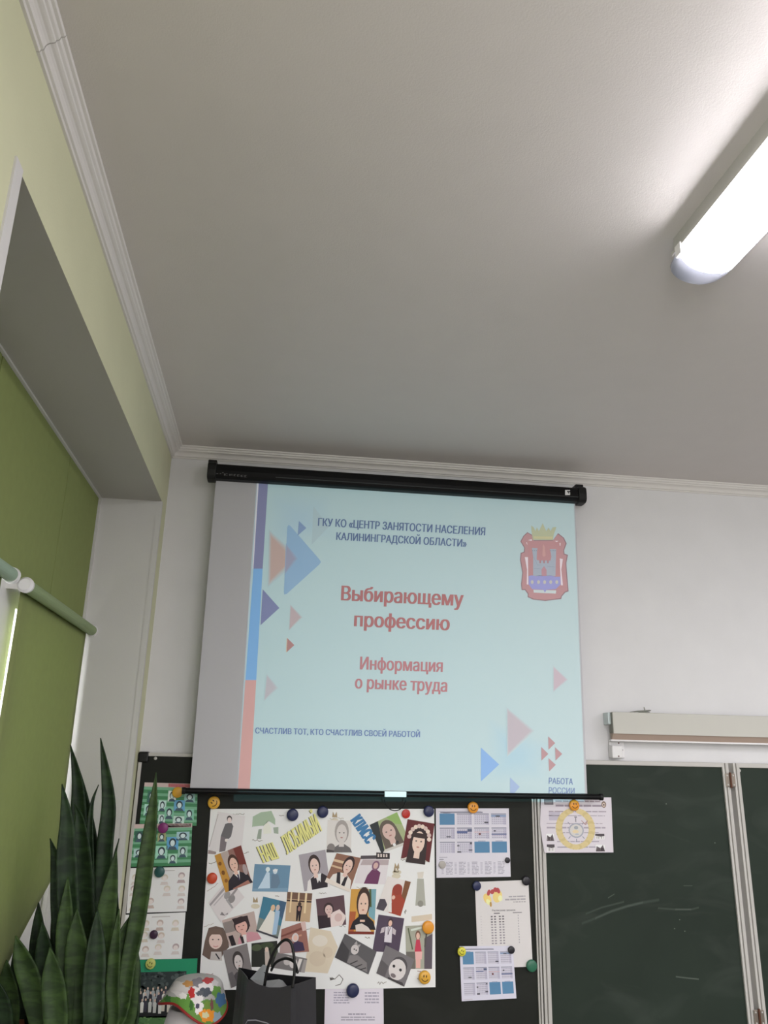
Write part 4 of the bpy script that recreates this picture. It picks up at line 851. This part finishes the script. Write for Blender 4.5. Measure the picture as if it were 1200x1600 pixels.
def cert(p):
    p.quad((845.5, 1245), (955, 1246), (958.5, 1332), (849.5, 1332.5))
    p.l = 1; p.rect(.04, .04, .17, .14, (96, 92, 98)); p.rect(.07, .02, .14, .05, (86, 82, 88)); p.l = 2; p.rect(.055, .06, .155, .12, (124, 120, 124)); p.l = 1
    for v0, v1, a, b, c in ((.05, .1, .2, .84, (186, 174, 182)), (.12, .19, .2, .86, (176, 166, 176)), (.24, .28, .1, .92, (182, 172, 182)), (.32, .35, .1, .9, (186, 178, 188)), (.46, .49, .06, .86, (190, 180, 190)), (.52, .58, .06, .9, (186, 178, 188)), (.62, .66, .2, .8, (190, 182, 192)), (.78, .82, .2, .8, (190, 182, 192)), (.88, .92, .2, .8, (180, 174, 186))): marks(p, a, v0, b, v1, 1, tuple(q-36 for q in c))
    p.rect(.1, .27, .26, .42, (166, 160, 172))
    p.l = 2
    for k in range(44):
        a = 2*PI*k/44
        if abs(math.sin(a)+1) < .03: continue
        p.l = 2+(k % 4)*0.25
        p.ell(.47+.235*math.cos(a), .57+.33*math.sin(a), .05, .05, (188, 172, 128) if k % 2 else (180, 164, 118), a, n=10)
    p.l = 3
    for a in (PI*.25, PI*.75, PI*1.25, PI*1.75, PI*.5, PI*1.5): p.line([(.48+.12*math.cos(a), .6+.15*math.sin(a)), (.48+.16*math.cos(a), .6+.21*math.sin(a))], .012, (128, 130, 140))
    p.ell(.48, .6, .11, .135, (146, 148, 158)); p.l = 4; p.ell(.48, .6, .09, .11, (186, 182, 178)); p.l = 5; p.ell(.48, .55, .03, .03, (140, 144, 150)); p.ell(.47, .62, .045, .03, (196, 180, 146)); p.ell(.49, .67, .03, .015, (160, 164, 172))
    p.line([(.56, .42), (.62, .5), (.65, .42), (.6, .49)], .012, (160, 132, 132)); p.line([(.46, .36), (.5, .36)], .02, (128, 124, 130)); p.line([(.48, .36), (.48, .45)], .014, (128, 124, 130))
    for u, v, w_, h_, up_ in ((.05, .66, .11, .13, 0), (.05, .85, .11, .13, 1), (.75, .66, .13, .1, 1), (.75, .86, .13, .12, 0)):
        p.l = 3; p.rect(u, v, u+w_, v+h_, (214, 210, 212)); p.l = 4
        p.poly([(u, v), (u+w_, v), (u+w_, v+h_*.4), (u+w_*.6, v+h_*.5), (u, v+h_*.35)], (74, 68, 72)) if up_ else p.poly([(u, v+h_), (u+w_*.1, v+h_*.2), (u+w_*.5, v+h_*.5), (u+w_*.8, v), (u+w_, v+h_)], (92, 84, 88))
        for q in range(5): p.rect(u+w_*(.1+.18*q), v+h_*.45, u+w_*(.18+.18*q), v+h_*.9, (110, 100, 100) if q % 2 else (160, 150, 150))
    p.l = 3; p.ell(.89, .13, .034, .06, (120, 104, 92)); p.l = 4; p.ell(.89, .135, .02, .035, (196, 180, 170)); p.l = 5; p.rect(.88, .12, .9, .15, (70, 60, 62))
paper('certificate', 'white printed certificate with a golden wreath emblem, under the smiley on the divider', 'certificate', [(845.5, 1245), (955, 1246), (958.5, 1332), (851, 1332.5), (847.5, 1315), (843.8, 1288)], -0.0455, cert, (190, 184, 190))

# ------------------------------------------------------------------ magnets
def mag_mat(n, c): return mat('magnet_'+n, c, 0.35, spec=0.5)
MC = {k: mag_mat(k, v) for k, v in dict(yellow=(232, 176, 64), orange=(240, 160, 50), navy=(40, 46, 84), black=(34, 32, 40), purple=(132, 46, 112), teal=(44, 88, 86), plum=(60, 34, 60), lime=(196, 202, 110), red=(190, 40, 30), orangered=(206, 76, 42), green=(48, 110, 84), silver=(180, 174, 168), lemon=(226, 220, 70)).items()}
INKB = mat('magnet_print', (70, 48, 26), 0.5)
_mm = {}
def magnet_mesh(flat):
    if flat in _mm: return _mm[flat]
    bm = NB(); prof = [(0.92, 0), (1.0, -0.10), (1.0, -0.36), (0.95, -0.48), (0.80, -0.56), (0.45, -0.64), (0.12, -0.66)] if not flat else [(0.95, 0), (1.0, -0.08), (1.0, -0.2), (0.9, -0.26), (0.2, -0.27)]
    lathe(bm, prof, (0, 0, 0), 'y', 24); bmesh.ops.recalc_face_normals(bm, faces=bm.faces)
    me = bpy.data.meshes.new('magnet'); bm.to_mesh(me); bm.free()
    for q in me.polygons: q.use_smooth = True
    _mm[flat] = me; return me
def face_mesh():
    if 'face' in _mm: return _mm['face']
    bm = NB(); D = lambda u, v: -0.60-0.075*(1-min(1, (u*u+v*v)/0.64))
    for sx in (-1, 1):
        c = [bm.verts.new((sx*0.22+0.09*math.cos(a), D(.22, .25)-0.01, 0.25+0.2*math.sin(a))) for a in [2*PI*k/12 for k in range(12)]]; bm.faces.new(c)
    pin, pout = [], []
    for k in range(13):
        a = PI*(1.1+0.8*k/12); pin.append(bm.verts.new((0.5*math.cos(a), D(.5, 0)-0.01, 0.02+0.45*math.sin(a)))); pout.append(bm.verts.new((0.62*math.cos(a), D(.6, 0)-0.01, 0.05+0.60*math.sin(a))))
    for k in range(12): bm.faces.new((pin[k], pin[k+1], pout[k+1], pout[k]))
    me = bpy.data.meshes.new('smile'); bm.to_mesh(me); bm.free(); _mm['face'] = me; return me
def magnet(px, py, d, col, y, label, smile=False, flat=False, rot=0, group='round magnets on the boards'):
    c = W(px, py, y); r = d/2*(c.y-EYE.y)/FPX*1.06
    t = thing('magnet', label, 'magnet', c, group); t.rotation_euler = (0, rot, 0)
    me = magnet_mesh(flat).copy(); me.materials.clear(); me.materials.append(MC[col])
    o = bpy.data.objects.new('magnet_body', me); C.objects.link(o); o.parent = t; o.scale = (r, r, r)
    if smile:
        m2 = face_mesh().copy(); m2.materials.clear(); m2.materials.append(INKB)
        o = bpy.data.objects.new('smile_print', m2); C.objects.link(o); o.parent = t; o.scale = (r, r, r)
PYF = PY-0.0025
for a in ((277.5, 1238, 14, 'yellow', BF-0.004, 'plain yellow magnet beside the left end of the screen bar'),
          (255, 1293.5, 13.5, 'purple', BF-0.0075, 'purple magnet between the two green portrait sheets'),
          (249.5, 1362, 13.5, 'teal', BF-0.005, 'dark green magnet on the upper white sketch sheet'),
          (240.5, 1460, 10.5, 'plum', BF-0.005, 'dark purple magnet in the middle of the pale sketch sheet'),
          (457, 1273, 16, 'navy', PYF, 'navy magnet above the yellow lettering of the poster'),
          (504, 1268.5, 15.5, 'navy', PYF, 'navy magnet on poster top edge, above the laughing baby photo'),
          (669.5, 1267.5, 15, 'navy', PYF, 'navy magnet on the top right corner of the poster'),
          (331.5, 1372, 13.5, 'orangered', PYF, 'orange red magnet on the left edge of the poster'),
          (668.5, 1448.5, 16, 'orange', PYF, 'plain orange magnet on the photo of the girl in red'),
          (551, 1547, 16.5, 'navy', PYF, 'navy magnet on the bottom edge of the poster'),
          (792.7, 1344, 7.5, 'black', BF-0.0035, 'tiny black magnet on the larger calendar'),
          (744.5, 1384, 12, 'navy', BF-0.004, 'dark navy magnet on the top left corner of the bell timetable'),
          (821.5, 1376, 12, 'black', BF-0.004, 'black magnet on the top right corner of the bell timetable'),
          (830, 1508.5, 15, 'green', BF-0.004, 'green magnet on the lower right corner of the bell timetable'),
          (798.5, 1484, 9.5, 'black', BF-0.0065, 'small black magnet on the smaller calendar')):
    magnet(*a)
magnet(634.2, 1271.5, 12, 'red', PYF, 'flat red magnet near the top right of the poster', flat=True)
magnet(691, 1351, 10, 'silver', BF-0.0035, 'silver magnet on the lower left of the larger calendar', flat=True)
magnet(334.3, 1254, 16.5, 'yellow', PY+0.001, 'tilted smiley magnet above the top left corner of the poster', True, rot=-0.9)
magnet(663, 1526.5, 16, 'yellow', PYF, 'smiley magnet on the bottom right corner of the poster', True, rot=0.1)
magnet(738.5, 1261.5, 15.5, 'orange', BF-0.0035, 'smiley magnet on top of the larger calendar', True, rot=0.05)
magnet(896.5, 1258, 15, 'orange', -0.0475, 'smiley magnet on the certificate', True)
magnet(235.5, 1505.5, 12.5, 'lime', BF-0.005, 'pale lime smiley magnet on the class photo poster', True, rot=0.4)
magnet(721, 1486.5, 11.5, 'lemon', BF-0.0065, 'lemon yellow smiley magnet on the smaller calendar', True, rot=0.5)

# ------------------------------------------------------------------ snake plant on the sill
PCX, PCY = -0.53, -0.72
pl = thing('snake_plant', 'tall dark green snake plant in front of the left window', 'plant', (PCX, PCY, SILL))
bm = NB(); lathe(bm, [(0.085, SILL), (0.095, SILL+0.01), (0.125, SILL+0.15), (0.13, SILL+0.165), (0.122, SILL+0.165), (0.116, SILL+0.14), (0.02, SILL+0.138)], (PCX, PCY, 0), 'z', 32); obj('pot', bm, mat('pot_terracotta', (150, 92, 66), 0.7), pl, smooth=True)
bm = NB(); lathe(bm, [(0.115, SILL+0.136), (0.11, SILL+0.142), (0.01, SILL+0.146)], (PCX, PCY, 0), 'z', 24); obj('soil', bm, mat('soil', (52, 42, 34), 0.9, noise=0.3, nscale=60), pl)
def leaf(path, width, dep, light=False, twist=0.0):
    """path: places of the leaf's spine from base to tip; dep: how far in front of the wall"""
    pts = [W(x, y, dep[0]+(dep[1]-dep[0])*i/(len(path)-1)) for i, (x, y) in enumerate(path)]
    base = Vector((PCX+max(-.07, min(.07, (pts[0].x-PCX)*0.35)), max(PCY-.07, min(PCY+.07, pts[0].y)), SILL+0.142))
    pts = [base] + pts
    # resample on a smooth curve
    fine = []
    n = len(pts)
    for i in range(n-1):
        p0, p1, p2, p3 = pts[max(i-1, 0)], pts[i], pts[i+1], pts[min(i+2, n-1)]
        for k in range(6):
            t_ = k/6; fine.append(0.5*((2*p1)+(p2-p0)*t_+(2*p0-5*p1+4*p2-p3)*t_*t_+(3*p1-p0-3*p2+p3)*t_**3))
    fine.append(pts[-1]); N = len(fine)
    L = [0]
    for i in range(1, N): L.append(L[-1]+(fine[i]-fine[i-1]).length)
    bm = NB(); rows = []; w0 = width*2.55/FPX/2
    for i, p in enumerate(fine):
        s = L[i]/L[-1]; d = (fine[min(i+1, N-1)]-fine[max(i-1, 0)]).normalized()
        view = Vector((math.sin(twist), -math.cos(twist), 0.0)); side = d.cross(view).normalized(); nor = side.cross(d).normalized()
        if nor.dot(view) < 0: nor = -nor
        prof = (0.55+0.45*min(1, s/0.45)) * (1 if s < 0.62 else max(0.0, 1-((s-0.62)/0.38)**1.9))
        ww = max(w0*prof, 0.0006); row = []
        for k in range(-3, 4):
            q = k/3; row.append(bm.verts.new(p+side*ww*q+nor*(ww*0.42*(q*q)-ww*0.1)))
        rows.append(row)
    for i in range(N-1):
        for k in range(6): bm.faces.new((rows[i][k], rows[i][k+1], rows[i+1][k+1], rows[i+1][k]))
    o = obj('leaf', bm, M['leaf_light'] if light else M['leaf'], pl, smooth=True)
    sd = o.modifiers.new('thick', 'SOLIDIFY'); sd.thickness = 0.0035; sd.offset = 0
for a in (
    ([(165, 1560), (160, 1450), (164, 1330), (170, 1250), (157, 1153)], 22, (-.66, -.60)),
    ([(120, 1560), (118, 1450), (122, 1320), (122, 1230), (110, 1164)], 24, (-.62, -.56)),
    ([(128, 1560), (136, 1440), (142, 1340), (132, 1260), (118, 1185)], 22, (-.60, -.55)),
    ([(112, 1580), (108, 1450), (104, 1340), (104, 1280), (97, 1225)], 26, (-.76, -.72), False, .2),
    ([(130, 1580), (128, 1450), (126, 1340), (124, 1280), (116, 1256)], 34, (-.70, -.66)),
    ([(145, 1560), (142, 1430), (140, 1330), (143, 1260), (154, 1226)], 12, (-.68, -.64)),
    ([(94, 1590), (96, 1480), (92, 1390), (86, 1340), (78, 1310)], 22, (-.70, -.66)),
    ([(150, 1590), (156, 1480), (162, 1400), (168, 1340), (176, 1297)], 20, (-.62, -.56)),
    ([(140, 1600), (156, 1500), (166, 1430), (174, 1380), (182, 1330)], 26, (-.76, -.72), True),
    ([(182, 1600), (200, 1510), (216, 1430), (229, 1340), (238, 1270), (244, 1207)], 22, (-.74, -.60), True),
    ([(120, 1610), (122, 1520), (120, 1460), (120, 1420)], 30, (-.80, -.78), True),
    ([(180, 1610), (190, 1530), (196, 1470), (204, 1430)], 42, (-.72, -.68), True, .2),
    ([(172, 1610), (176, 1540), (180, 1480), (186, 1420)], 16, (-.80, -.77), True),
    ([(62, 1610), (50, 1540), (36, 1500), (24, 1462)], 26, (-.78, -.78), True),
    ([(80, 1610), (74, 1540), (70, 1490), (66, 1440)], 24, (-.74, -.74)),
    ([(56, 1610), (58, 1530), (60, 1470), (60, 1410)], 22, (-.66, -.64)),
    ([(40, 1610), (34, 1550), (30, 1510), (26, 1470)], 24, (-.64, -.64)),
    ([(20, 1610), (16, 1570), (12, 1530), (10, 1500)], 24, (-.72, -.74), True),
    ([(100, 1610), (104, 1530), (102, 1460), (106, 1370)], 22, (-.80, -.76), True),
    ([(160, 1610), (162, 1540), (164, 1480), (158, 1400)], 26, (-.60, -.56)),
    ([(196, 1610), (204, 1560), (206, 1500), (198, 1440)], 24, (-.60, -.54)),
    ([(140, 1610), (146, 1540), (150, 1470), (152, 1420)], 26, (-.84, -.80), False, .3),
    ([(88, 1610), (86, 1560), (82, 1520), (78, 1480)], 28, (-.86, -.84), True),
    ([(10, 1610), (4, 1580), (0, 1560), (-6, 1530)], 24, (-.78, -.80)),
    ([(108, 1600), (96, 1520), (88, 1440), (84, 1400)], 20, (-.58, -.56)),
    ([(176, 1600), (182, 1500), (180, 1420), (178, 1350), (186, 1310)], 10, (-.56, -.50)),
): leaf(*a)

# ------------------------------------------------------------------ cabinet, black bag, patterned hat (foot of the picture)
CZ = 0.68
t = thing('low_cabinet', 'low white cabinet under the black bag, below the picture edge', 'cabinet', (0.02, -0.5, 0))
bm = NB(); box(bm, (-0.36, -0.78, 0.02), (0.36, -0.24, CZ-0.02)); obj('body', bm, M['pvc'], t, bevel=0.003)
bm = NB(); box(bm, (-0.375, -0.8, CZ-0.02), (0.375, -0.23, CZ)); obj('cabinet_top', bm, M['pvc'], t, bevel=0.003)
for s in (-1, 1):
    bm = NB(); box(bm, (min(0, s*0.355)+0.002, -0.8, 0.06), (max(0, s*0.355)-0.002, -0.782, CZ-0.03)); d = obj('door', bm, M['pvc'], t, bevel=0.003)
    bm = NB(); box(bm, (s*0.03-0.006, -0.822, 0.42), (s*0.03+0.006, -0.8, 0.52)); obj('handle', bm, M['alu'], d, bevel=0.003)

A = W(387, 1530, -0.62); zt = A.z
Bp, Cp, Dp = WZ(455, 1539.5, zt-0.006), WZ(493, 1527, zt), WZ(373, 1511.5, zt)
Bp.z = zt-0.006
cen = (A+Bp+Cp+Dp)/4
bag = thing('gift_bag', 'black paper gift bag with rope handles, standing before the photo poster', 'bag', (cen.x, cen.y, CZ))
def down(p, k=1.16): return Vector((cen.x+(p.x-cen.x)*k, cen.y+(p.y-cen.y)*k*0.9, CZ+0.002))
top = [A, Bp, Cp, Dp]; bot = [down(p) for p in top]
bm = NB(); tv = []; NV = 6
loop_t, loop_b = [], []
for i in range(4):
    for k in range(4):
        q = k/4; a_ = top[i].lerp(top[(i+1) % 4], q); b_ = bot[i].lerp(bot[(i+1) % 4], q); loop_t.append(a_); loop_b.append(b_)
n = len(loop_t); rings = []
for r in range(NV+1):
    f = r/NV; ring = []
    for i in range(n):
        p = loop_t[i].lerp(loop_b[i], f); side = (i//4); k = i % 4
        if side in (1, 3) and k: p = p.lerp(Vector((cen.x, cen.y, p.z)), 0.10*(1-f)*(1-abs(k-2)/2*0.5))
        if r < 2 and k: p = p+Vector((0, 0, (-0.013 if side == 0 else -0.005)*math.sin(PI*k/4)*(1-0.6*r)))
        ring.append(bm.verts.new(p))
    rings.append(ring)
for r in range(NV):
    for i in range(n): bm.faces.new((rings[r][i], rings[r][(i+1) % n], rings[r+1][(i+1) % n], rings[r+1][i]))
bm.faces.new(rings[-1])
bagm = mat('black_bag_paper', (31, 30, 35), 0.42, noise=0.15, nscale=14, bump=0.9, bscale=11, spec=0.6)
o = obj('bag_body', bm, bagm, bag); sd = o.modifiers.new('thick', 'SOLIDIFY'); sd.thickness = 0.002; sd.offset = 0
def rope(pxs, y0, y1):
    P_ = [W(x, y, y0+(y1-y0)*i/(len(pxs)-1)) for i, (x, y) in enumerate(pxs)]; fine = []
    for i in range(len(P_)-1):
        p0, p1, p2, p3 = P_[max(i-1, 0)], P_[i], P_[i+1], P_[min(i+2, len(P_)-1)]
        for k in range(5):
            t_ = k/5; fine.append(0.5*((2*p1)+(p2-p0)*t_+(2*p0-5*p1+4*p2-p3)*t_*t_+(3*p1-p0-3*p2+p3)*t_**3))
    fine.append(P_[-1]); bm = NB(); tube(bm, fine, 0.0042, 8); obj('rope_handle', bm, M['blackcap'], bag, smooth=True)
rope([(413, 1541), (419, 1510), (430, 1484), (444, 1469), (455, 1474), (460, 1500), (460, 1520), (457, 1544)], A.y-0.004, Bp.y-0.004)
rope([(424, 1516), (430, 1505), (440, 1499), (450, 1498), (460, 1504), (465, 1520)], Dp.y+0.0, Cp.y-0.01)
film = mat('clear_film', (164, 165, 166), 0.25, spec=0.7, trans=0.3)
bm = NB()
ps = [W(x, y, yy) for x, y, yy in ((391, 1529, -.57), (411, 1507, -.50), (420, 1510, -.50), (412, 1533, -.56), (436, 1530, -.56), (455, 1537, -.56), (446, 1546, -.575), (424, 1544, -.58), (405, 1540, -.58))]
v = [bm.verts.new(p) for p in ps]
bm.faces.new((v[0], v[1], v[2], v[3])); bm.faces.new((v[3], v[4], v[7])); bm.faces.new((v[4], v[5], v[6], v[7])); bm.faces.new((v[0], v[3], v[7], v[8]))
o = obj('clear_wrapping', bm, film, bag); sd = o.modifiers.new('thick', 'SOLIDIFY'); sd.thickness = 0.0012
# print along the foot of the bag
def bag_front(u, f): return (A.lerp(Bp, u)).lerp(bot[0].lerp(bot[1], u), f)+Vector((0, -0.004, -0.002))
bm = NB()
def strip(pts, w, mi):
    for (u0, f0), (u1, f1) in zip(pts[:-1], pts[1:]):
        vv = [bm.verts.new(bag_front(*q)) for q in ((u0, f0-w), (u1, f1-w), (u1, f1+w), (u0, f0+w))]; bm.faces.new(vv).material_index = mi
strip([(.02, .33), (.08, .285), (.25, .275), (.5, .285), (.72, .32)], .004, 0); strip([(.78, .34), (.9, .29), (.99, .275)], .004, 0)
strip([(.04, .345), (.2, .315), (.45, .32), (.68, .345)], .009, 1); strip([(.84, .35), (.99, .31)], .014, 1)
obj('printed_band', bm, [mat('bag_silver_print', (150, 150, 156), 0.4), mat('bag_red_print', (110, 44, 48), 0.5)], bag)

# patterned child's hat hung over a white vase
hc = W(302, 1572, -0.5)
vs2 = thing('white_vase', 'white rounded vase under the patterned sun hat', 'vase', (hc.x-0.01, hc.y, CZ))
bm = NB(); lathe(bm, [(0.05, CZ), (0.055, CZ+0.005), (0.075, CZ+0.09), (0.078, CZ+0.15), (0.07, CZ+0.21), (0.058, CZ+0.25), (0.05, CZ+0.25), (0.04, CZ+0.2)], (hc.x-0.01, hc.y, 0), 'z', 28); obj('vase_body', bm, mat('white_ceramic', (224, 220, 222), 0.3), vs2, smooth=True)
hat = thing('sun_hat', 'colourful patterned cloth sun hat with red hem, left of the black bag', 'hat', (hc.x, hc.y, CZ+0.25))
ztop = W(312, 1524, -0.5).z
def hem(a): return 0.015*math.sin(2*a+0.6)+0.012*math.sin(3*a+1.0)-0.012*math.cos(a)
bm = NB(); SEG, RN = 160, 60; rings = []; base = W(300, 1588, -0.6).z
for j in range(RN+1):
    f = j/RN; ring = []
    for k in range(SEG):
        a = 2*PI*k/SEG
        rr = 0.010+0.070*math.sin(min(1, f*1.25)*PI/2)**0.8+0.016*max(0, (f-0.7)/0.3)
        rr *= 1+0.06*math.sin(5*a+f*3)*f
        zz = ztop-(ztop-base)*(f**2.0)+hem(a)*f*f
        ring.append(bm.verts.new((hc.x+0.010*(1-f)+rr*math.cos(a), hc.y+rr*math.sin(a)*0.95, zz)))
    rings.append(ring)
bm.faces.new(rings[0])
for j in range(RN):
    for k in range(SEG): bm.faces.new((rings[j][k], rings[j][(k+1) % SEG], rings[j+1][(k+1) % SEG], rings[j+1][k]))
rim = [tuple(v.co) for v in rings[-1]][::3]
BLOBS = [(270, 1573, 20, 17, (86, 128, 58)), (293, 1567, 13, 15, (92, 136, 62)), (282, 1545, 15, 12, (188, 184, 182)), (309.7, 1535.6, 10, 8, (120, 116, 122)), (294, 1537, 8, 5, (176, 130, 78)), (307, 1555, 10, 14, (204, 198, 198)),
         (324, 1541, 13, 8, (202, 196, 196)), (325.5, 1532, 9, 5, (164, 64, 66)), (299.6, 1551, 5, 9, (172, 48, 48)), (320.6, 1550, 10, 7, (72, 76, 84)), (312, 1552, 6, 4, (82, 84, 90)), (338.7, 1550, 7, 10, (90, 130, 62)),
         (345, 1562, 8, 11, (62, 94, 128)), (311, 1574, 7, 11, (206, 200, 200)), (309, 1572, 3, 4, (70, 66, 84)), (299, 1572, 3, 8, (60, 96, 48)), (324, 1586, 12, 11, (206, 132, 48)), (321, 1586, 5, 5, (190, 186, 150)), (324, 1571, 5, 7, (104, 130, 60)),
         (331, 1570, 2.5, 9, (110, 72, 70)), (340, 1590, 7, 9, (128, 146, 156)), (262, 1562, 5, 7, (58, 98, 52)), (278, 1580, 4, 9, (60, 100, 50)), (286, 1556, 6, 5, (206, 202, 200)), (336, 1536, 5, 5, (176, 172, 172))]
def to_px(P):
    d = P-EYE; z = d.dot(_f); return 600+FPX*d.dot(_r)/z, 800-FPX*d.dot(_u)/z
bmesh.ops.recalc_face_normals(bm, faces=bm.faces); me = bpy.data.meshes.new('hat_cloth'); bm.to_mesh(me); bm.free()
at = me.color_attributes.new('ink', 'FLOAT_COLOR', 'CORNER')
for q in me.polygons:
    c = q.center.copy()
    if c.y > hc.y: c.y = 2*hc.y-c.y                      # the far side repeats the pattern of the near side
    x_, y_ = to_px(c); col = (92, 128, 64) if y_ > 1562 else (158, 156, 154)
    for bx, by, rx, ry, bc in BLOBS:
        dx, dy = (x_-bx)/rx, (y_-by)/ry
        if dx*dx+dy*dy < 1+0.25*math.sin(5*math.atan2(dy, dx)+bx): col = bc
    for li in q.loop_indices: at.data[li].color = (*[v/0.74 for v in lin(col)], 1)
o = link('hat_cloth', me, print_mat('patterned_cloth', 0.75, 0.2), hat, smooth=True)
bm = NB(); tube(bm, rim+[rim[0]], 0.0035, 8); obj('red_hem', bm, mat('red_piping', (150, 42, 38), 0.6), hat, smooth=True)
